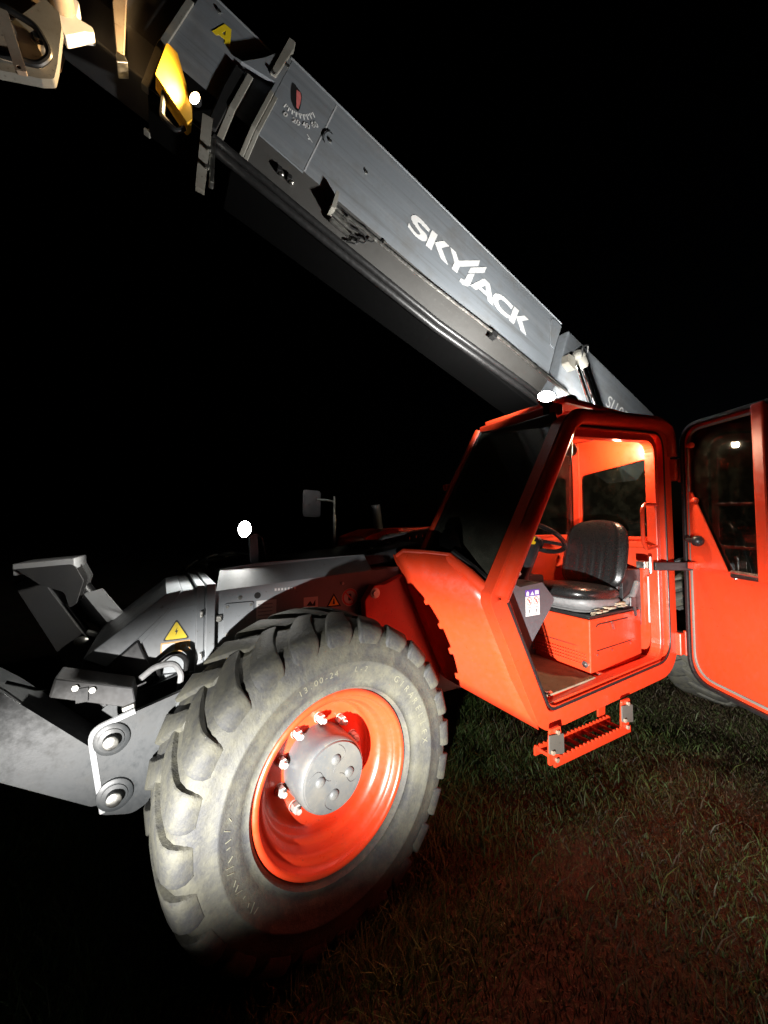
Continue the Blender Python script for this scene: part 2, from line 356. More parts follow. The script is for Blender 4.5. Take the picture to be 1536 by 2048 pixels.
# ---- wheels: local axis y, outer side at -y
TR, HW, OF = 0.607, 0.215, 0.037
def wheel_meshes():
    ax = (0, -1, 0)                                     # height along lathe axis = outward
    sh = lambda prof, o=OF: [(r, h+o) for r, h in prof]
    rim = G().lathe(sh([(0.345, -.22), (0.345, .128), (0.338, .146), (0.328, .150), (0.318, .147), (0.313, .136), (0.308, .118), (0.300, .112), (0.290, .108), (0.281, .086),
                     (0.274, .060), (0.268, .052), (0.260, .047), (0.254, .020), (0.250, -.010), (0.242, -.022), (0.215, -.025), (0.10, -.025), (0.02, -.025)]), (0, 0, 0), ax, 80).mesh('wheel', RED, 50)
    out = [(0.338, .100), (0.345, .150), (0.356, .163), (0.372, .158), (0.385, .168), (0.41, .178), (0.450, .185), (0.456, .190), (0.462, .190), (0.468, .185), (0.50, .183), (0.538, .177), (0.562, .160), (0.577, .13), (0.585, .05)]
    grow = lambda pr: [(r+max(0, min(1, (r-.45)/.1))*.018, h) for r, h in pr]; out = grow(out)
    ty = G().lathe(sh(out) + [(r, -h-OF) for r, h in reversed(out)], (0, 0, 0), ax, 112).mesh('tyre', TYRE, 60)
    hub = G().lathe(sh([(0.154, -.03), (0.152, .0), (0.148, .085), (0.142, .104), (0.136, .110), (0.133, .110), (0.130, .118), (0.0003, .118)]), (0, 0, 0), ax, 64).mesh('hub', HUBG, 30)
    plug = G().lathe([(0.0215, -.004), (0.0205, .003), (0.016, .008), (0.008, .0105), (0.001, .011)], (0, 0, 0), ax, 20).mesh('plug', HUBG, 60)
    nut = G(); nut.lathe([(0.024, -.003), (0.0235, .004), (0.0225, .006)], (0, 0, 0), ax, 18); nut.nut((0, -.005, 0), ax, 0.0195, .026); nut.cyl((0, -.030, 0), (0, -.050, 0), .0110, 12)
    nut = nut.mesh('wheel_nut', NUT, 30)
    # one worn tread lug: from past the centre line out over the rounded shoulder
    lugs = []
    for side in (1, -1):
        st = [(-.03, .596, .06, .034), (.02, .603, .01, .037), (.07, .604, -.045, .041), (.12, .603, -.090, .046), (.16, .599, -.118, .051), (.187, .593, -.134, .054), (.207, .580, -.145, .057), (.220, .560, -.152, .058), (.2245, .540, -.156, .055), (.2190, .518, -.158, .046)]
        base = [(-.035, .578), (.02, .579), (.07, .578), (.12, .576), (.155, .570), (.176, .562), (.190, .550), (.203, .540), (.2125, .530), (.2165, .520)]
        g = G(); ring = []
        st = [(v, r+.018*max(0, min(1, (r-.45)/.1)), a, hw) for v, r, a, hw in st]; base = [(v, r+.018*max(0, min(1, (r-.45)/.1))) for v, r in base]
        def P(v, r, a): return (r*math.sin(a), -side*v, r*math.cos(a))
        for (v, r, a, hw), (bv, br) in zip(st, base):
            ring.append([P(bv, br, a-(hw+.006)/.6), P(v*.992 if v > .1 else v, r-.003, a-(hw)/.6), P(v, r, a-(hw-.005)/.6), P(v, r, a+(hw-.005)/.6), P(v*.992 if v > .1 else v, r-.003, a+hw/.6), P(bv, br, a+(hw+.006)/.6)])
        vs = [p for q in ring for p in q]; fs = []
        for i in range(len(ring)-1):
            for k in range(5): fs.append((i*6+k, i*6+k+1, (i+1)*6+k+1, (i+1)*6+k))
        fs += [(0, 1, 2, 3, 4, 5), tuple((len(ring)-1)*6+k for k in (5, 4, 3, 2, 1, 0))]
        g.add(vs, fs); lugs.append(g.mesh('tread_lug', TYRE, 38))
    # raised sidewall lettering, wrapped on the tyre, one mesh for each character
    let = []
    def wrapc(ch, size, rad, a0):
        vs, fs = text_polys(ch, size); out = []
        for x, y in vs:
            a = a0 + x/rad; r = rad + y
            hh = .168 + (r-.385)/.025*.010 if r < .41 else .178 + (r-.41)/.04*.007 if r < .45 else .190
            out.append((r*math.sin(a), -(hh+OF+.0012), r*math.cos(a)))
        let.append(G().add(out, fs).mesh('sidewall_character', RELIEF))
    for body, size, rad, a0, adv in (('13.00-24', .034, .430, -.12, .022), ('L-2', .030, .430, .33, .024), ('GIRARELLEX', .038, .430, 1.22, .040)):
        for i, ch in enumerate(body): wrapc(ch, size, rad, a0 + (i-(len(body)-1)/2)*adv/rad)
    rl_ = random.Random(3); a = -2.15
    for k in range(14):                                  # worn moulded strokes low on the front of the sidewall
        a += rl_.uniform(.03, .08); pts = []
        q_ = rl_.uniform(-.03, .03)
        for rr, aa in ((rl_.uniform(.414, .424), a), (rl_.uniform(.428, .442), a+q_)):
            hh = .178+(rr-.41)/.04*.007; pts.append((rr*math.sin(aa), -(hh+OF+.0006), rr*math.cos(aa)))
        let.append(G().tube(pts, .0014, 5).mesh('moulded_mark', RELIEF))
    cast = G()
    for k in range(4):
        a = k*math.pi/2; pts = []
        for i in range(15):
            t = i/14; r = .022+.100*t; q = a + 0.9*math.sin(t*2.6) - .2
            pts.append((r*math.sin(q), -.1182-OF, r*math.cos(q)))
        cast.tube(pts, .0014, 6)
    cast = cast.mesh('cast_line', DGREY, True)
    return rim, ty, hub, plug, nut, lugs, let, cast
RIM, TY, HUB, PLUG, NUTM, LUGS, LET, CASTL = wheel_meshes()
NL = 24
def add_wheel(c, steer, roll, flip, label):
    wobj = link('wheel', RIM, root, label)
    wobj.matrix_world = Matrix.Translation(c) @ Matrix.Rotation(steer + (math.pi if flip else 0), 4, 'Z') @ Matrix.Rotation(roll, 4, 'Y')
    link('tyre', TY, wobj); link('hub', HUB, wobj)
    if not flip and c[0] < 1:
        link('cast_line', CASTL, wobj)
        for l_ in LET: link(l_.name.split('.')[0], l_, wobj)
    for k in range(4):
        p = link('hub_plug', PLUG, wobj); a = k*math.pi/2+.2; p.location = (.066*math.sin(a), -.118-OF, .066*math.cos(a))
    for k in range(10):
        p = link('wheel_nut', NUTM, wobj); a = k*math.pi/5+.16; p.location = (.178*math.sin(a), .025-OF, .178*math.cos(a))
    for k in range(NL):
        for s in (0, 1):
            p = link('tread_lug', LUGS[s], wobj); p.rotation_euler = (0, 2*math.pi*(k+.5*s)/NL, 0)
    return wobj
add_wheel((0.069, -0.894, 0.570), R(7.7), R(-8), False, 'near front wheel with dusty lugged tyre and orange rim, steered outwards')
add_wheel((0.0, 0.95, 0.74), R(6), 0.1, True, 'far front wheel, its tyre top showing behind the chassis')
add_wheel((4.05, -0.90, 0.573), R(-6), 0.3, False, 'near rear wheel in the dark behind the cab')
add_wheel((4.05, 0.90, 0.573), R(-6), 0.2, True, 'far rear wheel hidden in the dark')

# ---- chassis
g = G()
side = [(-.30, .62), (-.30, 1.255), (.55, 1.315), (.80, 1.33), (1.0, 1.05), (2.9, .95), (4.4, 1.25), (4.5, .7), (4.2, .5), (.3, .5)]
g.prism(side, XZ, -.50, -.46); g.prism(side, XZ, .46, .50)
g.add([(-.30, -.5, 1.255), (.55, -.5, 1.315), (.55, -.39, 1.40), (-.10, -.39, 1.375), (-.27, -.39, 1.345)], [(0, 1, 2, 3, 4)])
chassis = g.make('chassis', LITGREY, root, .004)
G().box((.9, 0, .55), (2.6, .92, .12)).box((-.1, 0, .7), (.36, .92, .4)).box((3.4, 0, .8), (2.0, .92, .5)).make('belly_plate', DGREY, chassis, .004)
G().prism([(-.25, 1.335), (-.10, 1.368), (.62, 1.40), (.98, 1.47), (.98, 1.36), (-.25, 1.25)], XZ, -.385, .385).make('top_cover', PLAST, chassis, .01)
G().cyl((0.07, -.70, .573), (0.03, .75, .73), .085, 20).box((.05, 0, .573), (.3, .5, .3)).make('front_axle', GREY, chassis, .01)
G().cyl((4.05, -.75, .573), (4.05, .75, .573), .085, 20).make('rear_axle', GREY, chassis)
# bolted access cover, data plate, stickers
G().prism(fillet(rect(-.262, 1.035, -.125, 1.195), .015), XZ, -.511, -.5).make('access_cover', LITGREY, chassis, .003)
for x, z in ((-.248, 1.05), (-.139, 1.05), (-.248, 1.18), (-.139, 1.18)):
    G().nut((x, -.511, z), (0, -1, 0), .0075, .004).make('cover_screw', STEEL, chassis)
g = G().flat(rect(-.11, 1.085, -.01, 1.195), XZ, -.5015); g.m = 1
for k in range(5): g.flat(rect(-.102, 1.10+k*.018, -.03, 1.106+k*.018), XZ, -.5025)
g.make('data_plate', [WHITE, plain('grey_ink', (.35, .35, .35), .5, bmp=0)], chassis)
for k in range(7): G().flat(rect(-.02+.017*k, 1.238, -.01+.017*k, 1.250), XZ, -.5012).make('stencil_mark', WHITE, chassis)
G().flat(circ(-.105, 1.222, .016) , XZ, -.5016).make('drain_hole', INK, chassis)
G().nut((-.19, -.5, 1.218), (0, -1, 0), .010, .007).make('frame_bolt', STEEL, chassis)
G().nut((.36, -.5, 1.25), (0, -1, 0), .009, .007).make('frame_bolt', STEEL, chassis)
g = G().flat(rect(.135, 1.13, .215, 1.19), XZ, -.5015); g.m = 1; g.flat([(.15, 1.145), (.17, 1.17), (.185, 1.15), (.2, 1.175), (.2, 1.14)], XZ, -.5025)
g.make('warning_label', [WHITE, INK], chassis)
g = G().flat([(.262, 1.125), (.352, 1.125), (.307, 1.20)], XZ, -.5015); g.m = 1; g.flat([(.276, 1.133), (.338, 1.133), (.307, 1.185)], XZ, -.5025); g.m = 0; g.flat([(.30, 1.14), (.314, 1.14), (.31, 1.17), (.304, 1.17)], XZ, -.5035)
g.make('warning_triangle', [INK, YINK], chassis)
g = G().flat(circ(.405, 1.17, .05, 28), XZ, -.5015); g.m = 1; g.flat(circ(.405, 1.17, .047, 28), XZ, -.5025, [circ(.405, 1.17, .037, 28)])
g.flat([(.375, 1.196), (.381, 1.202), (.435, 1.144), (.429, 1.138)], XZ, -.5025); g.m = 2; g.flat(fillet(rect(.395, 1.15, .415, 1.19), .008), XZ, -.502)
g.make('prohibition_label', [WHITE, RINK, INK], chassis)
# bolted red cab mount on the frame side
g = G().prism([(.50, .78), (.47, 1.15), (.53, 1.235), (.60, 1.235), (.78, 1.30), (1.0, 1.2), (1.0, .6)], XZ, -.56, -.502)
mount = g.make('cab_mount', RED, root, .006)
G().lathe([(.030, 0), (.030, .006), (.018, .007), (.016, .014), (.001, .014)], (.535, -.56, 1.19), (0, -1, 0), 20).make('mount_bolt', STEEL, mount, smooth=30)
# front enclosure with warning stickers
g = G(); prof = [(-.665, 1.00), (-.50, 1.245), (-.44, 1.275), (-.335, 1.285), (-.335, .86), (-.58, .87)]
g.prism(prof, XZ, -.515, .20)
fbox = g.make('front_enclosure', LITGREY, root, .01)
g = G(); inner = [(-.60, 1.055), (-.485, 1.195), (-.375, 1.205), (-.375, .905), (-.545, .915)]
g.prism(prof, XZ, -.527, -.516, [inner]); g.make('panel_border', LITGREY, fbox, .004)
G().prism(rect(-.345, .85, -.305, 1.30), XZ, -.545, .20).make('end_flange', LITGREY, fbox, .004)
G().prism(rect(-.385, .85, -.350, 1.295), XZ, -.535, .15).make('end_flange', LITGREY, fbox, .004)
for z in (1.165, .975): G().box((-.362, -.545, z), (.012, .022, .03)).make('hinge', STEEL, fbox, .003)
for z in (1.13, .98):
    G().cyl((-.287, -.525, z), (-.287, -.50, z), .014, 10).box((-.287, -.512, z), (.03, .014, .03)).make('clamp_bolt', STEEL, fbox, .002)
G().prism(rect(-.304, .84, -.285, 1.26), XZ, -.498, .1).make('gasket', BLACK, fbox)
tx, tz = -.462, 1.095
g = G().flat(fillet([(tx-.055, tz-.04), (tx+.055, tz-.04), (tx, tz+.055)], .008), XZ, -.5165); g.m = 1; g.flat(fillet([(tx-.046, tz-.035), (tx+.046, tz-.035), (tx, tz+.044)], .006), XZ, -.5175); g.m = 0
g.flat([(tx+.004, tz+.018), (tx-.007, tz-.004), (tx-.001, tz-.003), (tx-.003, tz-.02), (tx+.007, tz+.003), (tx+.001, tz+.002)], XZ, -.5185)
g.make('electric_warning_triangle', [INK, YINK], fbox)
g = G().flat(fillet(rect(tx-.06, tz-.095, tx+.057, tz-.046), .004), XZ, -.5165); g.m = 1
g.flat(rect(tx-.055, tz-.09, tx-.005, tz-.052), XZ, -.5175); g.flat(circ(tx+.03, tz-.07, .014), XZ, -.5175, [circ(tx+.03, tz-.07, .010)]); g.flat(rect(tx+.036, tz-.09, tx+.05, tz-.075), XZ, -.5176)
g.make('orange_label', [OINK, WHITE], fbox)
# nose boxes, black standing in for shadow, in front of the enclosure and the sloping guard plates
g = G().prism([(-.505, 1.268), (-.445, 1.280), (-.487, 1.205), (-.605, 1.085), (-.715, .985), (-.795, 1.03)], XZ, -.536, .12); g.make('nose_guard', LITGREY, fbox, .004)
g = G().prism([(-.795, 1.022), (-.718, .982), (-.607, 1.080), (-.546, .92), (-.546, .60), (-.86, .60)], XZ, -.540, .3); g.make('nose_box', PLAST, fbox, .006)
G().prism(rect(-.545, .60, -.30, .885), XZ, -.545, .3).make('nose_box', PLAST, fbox, .006)

# ---- near stabiliser: pivot plates, raised arm, bolts, hoses
pl = fillet([(-.735, .83), (-.44, .915), (-.30, .86), (-.40, .60), (-.60, .50), (-.70, .53)], [.05, .0, .02, .05, .06, .03])
g = G().prism(pl, XZ, -.765, -.74).prism(pl, XZ, -.56, -.535)
stab = g.make('stabiliser', SGREY, root, .005, label='near stabiliser with pivot plates and raised grey arm')
G().tube(fillet([(-.69, -.760, .535), (-.735, -.760, .83), (-.60, -.760, .872)], .05, 6, False), .011, 8).make('rolled_edge', LGREY, stab, smooth=True)  # pale bead, the plate edge's highlight put into its colour
ang = R(37); ca, sa = math.cos(ang), math.sin(ang)
def ARM(p, q, y): return (-.70 - p*ca + q*sa, y, .655 + p*sa + q*ca)
g = G(); prof = fillet([(-.12, -.05), (-.04, -.10), (.25, -.118), (1.6, -.19), (1.6, .17), (.43, .112), (.09, .064), (-.10, .05)], [.02, .03, .1, .01, .01, .1, .03, .02])
g.prism(prof, ARM, -.735, -.565); g.make('arm', SGREY, stab, .012)
for (x, z, k) in ((-.67, .79, 0), (-.655, .59, 1)):
    g = G().lathe([(.058, 0), (.056, .008), (.045, .012), (.040, .012), (.040, .016), (.026, .018), (.024, .034), (.020, .037), (.001, .037)], (x, -.765, z), (0, -1, 0), 28)
    g.make('pivot_bolt', SGREY, stab, smooth=30)
    G().lathe([(.0235, 0), (.0235, .006), (.018, .009), (.001, .009)], (x, -.801, z), (0, -1, 0), 20).make('pin_head', STEEL, stab, smooth=30)
g = G().prism([(-.86, .965), (-.845, 1.03), (-.61, .95), (-.60, .895), (-.63, .88)], XZ, -.735, -.60); g.make('lock_cover', DGREY, stab, .006)
for x, z in ((-.785, .985), (-.735, .968)): G().nut((x, -.735, z), (0, -1, 0), .011, .010).make('cover_bolt', STEEL, stab)
G().box((-.765, -.738, .955), (.035, .006, .05)).make('latch_strip', BLACK, stab)
G().prism([(-.64, .865), (-.60, .875), (-.605, .895), (-.645, .885)], XZ, -.75, -.72).make('bright_clip', STEEL, stab, .003)
G().tube(fillet([(-.59, -.66, .955), (-.54, -.68, 1.0), (-.47, -.68, 1.005), (-.445, -.67, .95), (-.45, -.64, .86)], .06, 6, False), .012, 10).make('hydraulic_hose', plain('grey_hose', (.28, .28, .28), .35), stab, smooth=True)
G().tube(fillet([(-.53, -.53, .90), (-.535, -.56, .97), (-.47, -.57, 1.02), (-.42, -.56, .98), (-.42, -.53, .88)], .06, 6, False), .012, 10).make('hydraulic_hose', BLACK, stab, smooth=True)
G().prism([(-.47, .865), (-.455, .885), (-.30, .955), (-.295, .935), (-.44, .862)], XZ, -.80, -.766).make('edge_bead', GREY, stab, .006)
G().tube([(-.98, -.70, 1.03), (-.90, -.70, .99), (-.82, -.70, .975)], .006, 8).make('bright_rod', CHROME, stab, smooth=True)
# ---- far stabiliser seen over the nose: arm, clevis, cylinder with a shield plate coloured pale as if lit
g = G()
def FARM(p, q, y): return (-.80 - p*math.cos(R(62)) + q*math.sin(R(62)), y, .80 + p*math.sin(R(62)) + q*math.cos(R(62)))
g.prism([(-.25, -.10), (.60, -.08), (.60, .02), (-.25, .06)], FARM, .02, .20)
fst = g.make('stabiliser', DGREY, root, .01, label='far stabiliser raised, with clevis and hydraulic cylinder')
G().box((-1.01, .06, 1.375), (.23, .34, .055), Matrix.Rotation(R(-5), 3, 'Y')).make('clevis_plate', LGREY, fst, .006)
for y in (-.10, .05, .20):
    G().prism(fillet([(-1.11, 1.37), (-.90, 1.385), (-.86, 1.30), (-.885, 1.19), (-.91, 1.17), (-.93, 1.25), (-1.02, 1.29)], [0, .03, .03, .01, .01, .04, .03]), XZ, y-.013, y+.013).make('clevis_ear', DGREY if y < .1 else LGREY, fst, .005)
a, b = Vector((-.965, .12, 1.33)), Vector((-.70, .12, .93))
d = (b-a).normalized()
G().cyl(a, a+d*.16, .032, 18).cyl(a-Vector((0, .20, 0)), a+Vector((0, .07, 0)), .026, 16).make('cylinder_rod', STEEL, fst, smooth=30)
G().cyl(a+d*.11, b, .052, 20).make('cylinder', PLAST, fst, smooth=30)
G().prism(fillet([(-.872, 1.222), (-.795, 1.243), (-.690, 1.095), (-.768, 1.064)], .006), XZ, .0, .015).make('shield_plate', LGREY, fst, .003)
for k in (0, 1): G().cyl((-.745+.042*k, .02, 1.065+.012*k), (-.705+.042*k, .02, 1.005+.012*k), .013, 10).make('hose_fitting', STEEL, fst, smooth=30)
G().ball((-.87, .0, .98), .03, 8, (1.2, .8, .9)).make('pivot_pin', STEEL, fst, smooth=30)
G().box((-.80, .0, 1.0), (.12, .03, .025), Matrix.Rotation(R(25), 3, 'Y')).make('pivot_link', STEEL, fst, .005)

# ---- front work lamp on its bracket
def work_lamp(name, c, d, r, lens, label=None, parent=root):
    c = Vector(c); d = Vector(d).normalized()
    o = G().lathe([(.001, -r*1.1), (r*.6, -r*1.05), (r*.9, -r*.6), (r*1.08, -r*.05), (r*1.08, r*.12), (r*.98, r*.12)], c, d, 24).make(name, PLAST, parent, smooth=40, label=label)
    G().lathe([(r*.98, r*.02), (r*.8, r*.14), (r*.4, r*.24), (.001, r*.28)], c, d, 24).make('lens', lens, o, smooth=60)
    return o
lp = work_lamp('work_lamp', (-.135, -.30, 1.555), (-.75, -.62, .05), .045, LENSW, 'lit round work lamp on the bracket behind the near front tyre')
G().prism([(-.115, 1.53), (-.07, 1.53), (-.055, 1.30), (-.10, 1.30)], XZ, -.315, -.285).make('bracket', GREY, lp, .004)
G().tube(fillet([(-.08, -.28, 1.54), (-.03, -.26, 1.50), (-.01, -.25, 1.40), (-.02, -.26, 1.30)], .05, 5, False), .006, 8).make('cable', BLACK, lp, smooth=True)
lamp('work_lamp_light', 'SPOT', Vector((-.135, -.30, 1.555))+Vector((-.75, -.62, .05)).normalized()*.03, (-4, -1.5, .8), 40, (1, .97, .9), .03, 110, .6, root)
# ---- far side: mirror on post, engine hood, riser plate with holes
g = G().tube([(.93, 1.0, 1.35), (.93, 1.0, 1.70)], .022, 10).tube([(.93, 1.0, 1.68), (.93, 1.0, 1.88)], .012, 8)
mir = g.make('mirror', STEEL, root, smooth=30, label='dark mirror on a bright post at the far side')
G().tube([(.93, 1.0, 1.83), (.84, .98, 1.84), (.74, .97, 1.84)], .010, 8).make('mirror_arm', STEEL, mir, smooth=True)
G().prism(fillet(rect(-.11, -.125, .085, .125), .03), lambda p, q, t: (.70+p, .99+t+p*.3, 1.80+q), -.03, .03).make('mirror_housing', PLAST, mir, .01)
g = G().prism(fillet([(1.0, 1.05), (1.02, 1.48), (1.25, 1.56), (2.9, 1.62), (3.0, 1.05)], [.05, .06, .06, .05, .05]), XZ, .52, 1.12)
hood = g.make('engine_hood', RED, root, .03, label='red engine hood on the far side in the dark')
G().cyl((1.35, .85, 1.55), (1.30, .83, 1.80), .045, 14).make('exhaust_stack', DGREY, hood, smooth=30)
g = G(); pf = fillet([(.74, 1.30), (.74, 1.42), (.86, 1.505), (1.5, 1.585), (1.5, 1.25)], [0, .04, .06, 0, 0])
g.prism(pf, XZ, -.12, -.095, [circ(1.08+.06*k, 1.49+.008*k, .013, 10)[::-1] for k in range(5)])
ris = g.make('riser_plate', DGREY, root, .003)
G().tube([(p[0], -.108, p[1]+.004) for p in pf[1:-1]], .008, 8).make('trim_edge', STEEL, ris, smooth=True)
for x, z in ((.86, 1.43), (.885, 1.43), (.9, 1.46)): G().ball((x, -.122, z), .008, 6).make('rivet', STEEL, ris, smooth=True)

# ------------------------------------------------------------------ boom (u along it to the rear, w square to it, 0 = top edge of the outer section)
BA = R(20.5); BO = Vector((0.044, 0, 4.464)); ER = Vector((math.cos(BA), 0, -math.sin(BA))); EN = Vector((math.sin(BA), 0, math.cos(BA)))
def BU(u, w_, y): p = BO + ER*u + EN*w_; return (p.x, y, p.z)
YC = -.05
def section(g, u0, u1, hw, top, crease, bot, bw):
    prof = [(-hw, top), (hw, top), (hw, crease), (bw, bot), (-bw, bot), (-hw, crease)]
    vs = [BU(u0, q, YC+p) for p, q in prof] + [BU(u1, q, YC+p) for p, q in prof]; n = 6
    g.add(vs, [(0, 1, 2, 3, 4, 5), (11, 10, 9, 8, 7, 6)] + [(i, (i+1) % n, n+(i+1) % n, n+i) for i in range(n)])
g = G(); section(g, 0.05, 2.80, .25, 0, -.615, -.80, .17)
boom = g.make('boom_outer_section', BOOMG, root, .012, label='outer boom section with large white lettering')
BS = -.3                                                   # near side face
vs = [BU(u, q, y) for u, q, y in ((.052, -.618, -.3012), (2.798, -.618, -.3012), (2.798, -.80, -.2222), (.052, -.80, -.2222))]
G().add(vs + [tuple(Vector(p)+Vector((0, .004, .004))) for p in vs], [(0, 1, 2, 3), (7, 6, 5, 4), (0, 4, 5, 1), (1, 5, 6, 2), (2, 6, 7, 3), (3, 7, 4, 0)]).make('dark_web_sheet', DARKWEB, boom)  # sheet over the chamfer, darker than the side face
# worn bright top edge bead, joint lines, collars
G().tube([BU(.05, -.004, -.299), BU(2.80, -.004, -.299)], .007, 8).make('edge_weld', GREY, boom, smooth=True)
G().prism([(.376, -.02), (.384, -.02), (.378, -.61), (.370, -.61)], lambda u, q, y: BU(u, q, y), BS-.0015, BS-.0004).make('sealed_joint', LGREY, boom)
G().tube([BU(.06, -.62, -.2975), BU(.37, -.625, -.2975)], .006, 6).make('weld_seam', GREY, boom, smooth=True)
def collar(u0, u1, hw, w0, crease, bot, bw, t, name, parent, mat=GREY):
    for sgn in (-1, 1):
        g = G()
        pts = [(hw, w0), (hw, crease), (bw, bot), (bw-.03, bot)]; out = [(hw+t, w0), (hw+t, crease-.008), (bw+t*.6, bot-t), (bw-.03, bot-t)]
        loop = pts + out[::-1]; vs = [BU(u0, q, YC+sgn*p) for p, q in loop] + [BU(u1, q, YC+sgn*p) for p, q in loop]; n = len(loop)
        fs = [(i, i+1, n-2-i, n-1-i) for i in range(3)] + [(n+i, n+n-1-i, n+n-2-i, n+i+1) for i in range(3)] + [(i, (i+1) % n, n+(i+1) % n, n+i) for i in range(n)]
        g.add(vs, fs); g.make(name, mat, parent, .003)
collar(.035, .060, .25, -.33, -.615, -.80, .17, .018, 'end_collar', boom, GUARD)
collar(.062, .085, .25, -.33, -.615, -.80, .17, .010, 'end_collar', boom, GUARD)
g = G().prism([(-.005, .10), (.035, .11), (.045, .06), (.03, -.215), (-.005, -.222)], lambda u, q, y: BU(u, q, y), -.307, -.20); g.make('wear_pad', GUARD, boom, .006)
G().prism([(-.006, -.198), (.02, -.198), (.02, -.215), (-.006, -.215)], lambda u, q, y: BU(u, q, y), -.313, -.307).make('pad_screw', STEEL, boom)
G().prism([(.0, .0), (.07, .0), (.07, -.33), (.035, -.33), (.035, -.24), (-.15, -.30), (-.07, -.16)], lambda u, q, y: BU(u, q, y), -.299, -.28).make('nose_plate', GREY, boom, .003)
# big lettering: flat cut letters
LT = {
'S': [(1.266,-.262),(1.265,-.288),(1.207,-.283),(1.183,-.28),(1.163,-.284),(1.16,-.297),(1.172,-.308),(1.2,-.317),(1.235,-.319),(1.258,-.326),(1.269,-.343),(1.27,-.367),(1.255,-.386),(1.23,-.399),(1.196,-.402),(1.162,-.401),(1.101,-.384),(1.101,-.355),(1.128,-.368),(1.157,-.376),(1.187,-.378),(1.206,-.368),(1.209,-.358),(1.196,-.348),(1.162,-.337),(1.127,-.325),(1.105,-.311),(1.099,-.295),(1.105,-.274),(1.128,-.255),(1.159,-.248),(1.205,-.25)],
'K': [(1.282,-.252),(1.338,-.25),(1.331,-.402),(1.276,-.402)],
'K_': [(1.334,-.325),(1.4,-.25),(1.458,-.252),(1.4,-.319),(1.497,-.401),(1.426,-.401)],
'Y': [(1.467,-.253),(1.527,-.253),(1.571,-.298),(1.752,-.141),(1.754,-.196),(1.597,-.333),(1.592,-.401),(1.536,-.401),(1.543,-.336)],
'J': [(1.693,-.265),(1.832,-.141),(1.828,-.202),(1.685,-.323)],
'J_': [(1.685,-.334),(1.742,-.284),(1.734,-.384),(1.729,-.413),(1.71,-.434),(1.678,-.446),(1.635,-.443),(1.639,-.415),(1.669,-.407),(1.679,-.391)],
'C': [(2.199,-.259),(2.193,-.295),(2.14,-.287),(2.084,-.286),(2.05,-.298),(2.034,-.319),(2.038,-.339),(2.065,-.36),(2.106,-.369),(2.154,-.368),(2.195,-.361),(2.191,-.391),(2.152,-.403),(2.098,-.404),(2.041,-.396),(2.0,-.376),(1.975,-.345),(1.971,-.32),(1.987,-.29),(2.022,-.266),(2.072,-.253),(2.134,-.251)],
'K2': [(2.21,-.251),(2.271,-.251),(2.256,-.401),(2.197,-.401)],
'K2_': [(2.263,-.319),(2.342,-.25),(2.404,-.25),(2.334,-.313),(2.419,-.401),(2.35,-.401)]}
B2 = lambda u, q, y: BU(u, q, y)
for ks in (('S',), ('K', 'K_'), ('Y',), ('J', 'J_'), ('C',), ('K2', 'K2_')):
    g = G()
    for k in ks: g.prism(LT[k], B2, BS-.0025, BS-.0012)
    g.make('boom_letter', WHITE, boom)
G().prism([(1.74,-.401),(1.84,-.253),(1.908,-.253),(2.0,-.401),(1.939,-.401),(1.918,-.371),(1.821,-.369),(1.802,-.401)], B2, BS-.0025, BS-.0012, [[(1.842,-.343),(1.872,-.293),(1.901,-.342)]]).make('boom_letter', WHITE, boom)
# angle gauge
g = G().flat([(.112,-.148),(.129,-.144),(.151,-.151),(.179,-.161),(.192,-.187),(.204,-.236),(.208,-.266),(.205,-.289),(.187,-.292),(.164,-.278),(.146,-.254),(.125,-.207)], B2, BS-.0015); g.make('gauge_slot', INK, boom)
g = G(); g.flat([(.148,-.168),(.172,-.163),(.188,-.19),(.198,-.236),(.202,-.276),(.19,-.276),(.172,-.235)], B2, BS-.0028); g.make('gauge_pendulum', PINK, boom); g = G()
tk = [(.136,-.309),(.131,-.341),(.157,-.313),(.158,-.342),(.177,-.31),(.184,-.339),(.198,-.303),(.209,-.331),(.217,-.29),(.233,-.319),(.235,-.277),(.254,-.303),(.25,-.26),(.272,-.281),(.263,-.237),(.286,-.258),(.274,-.212),(.299,-.232)]
for k in range(0, 18, 2):
    a, b = Vector(tk[k]), Vector(tk[k+1]); d_ = (b-a).normalized(); nn = Vector((-d_.y, d_.x))*.0036
    g.flat([a+nn, b+nn, b-nn, a-nn], B2, BS-.0015)
    if k < 16:
        c2 = (a + Vector(tk[k+2]))/2; e2 = c2 + d_*.013; nn *= .8; g.flat([c2+nn, e2+nn, e2-nn, c2-nn], B2, BS-.0015)
for body, (u, q), rot in (('0', (.156, -.378), -.15), ('20', (.221, -.363), .25), ('40', (.277, -.332), .55), ('60', (.316, -.280), .85)):
    vs, fs = text_polys(body, .048); c_, s_ = math.cos(rot), math.sin(rot)
    for e in (-.0016, 0, .0016): g.add([BU(u+e+x*c_-y*s_, q+x*s_+y*c_, BS-.0016-abs(e)) for x, y in vs], fs)
g.flat([(.300, -.374), (.345, -.396), (.345, -.400), (.300, -.378)], B2, BS-.0015); g.flat([(.318, -.39), (.326, -.394), (.322, -.402), (.314, -.398)], B2, BS-.0016)
g.make('gauge_scale', GWHITE, boom)['kind'] = 'stuff'
for u, q in ((.054, -.078), (.431, -.291), (.703, -.277)): G().lathe([(.011, 0), (.011, .008), (.001, .009)], BU(u, q, BS), (0, -1, 0), 10).make('side_bolt', STEEL, boom, smooth=30)
G().tube([BU(.415+.03*math.cos(t), -.285+.05*math.sin(t), BS-.006) for t in np.linspace(1.2, 4.4, 10)], .003, 6).make('loose_cable', BLACK, boom, smooth=True)
nchl = Vector((0, -.185, .08)).normalized()
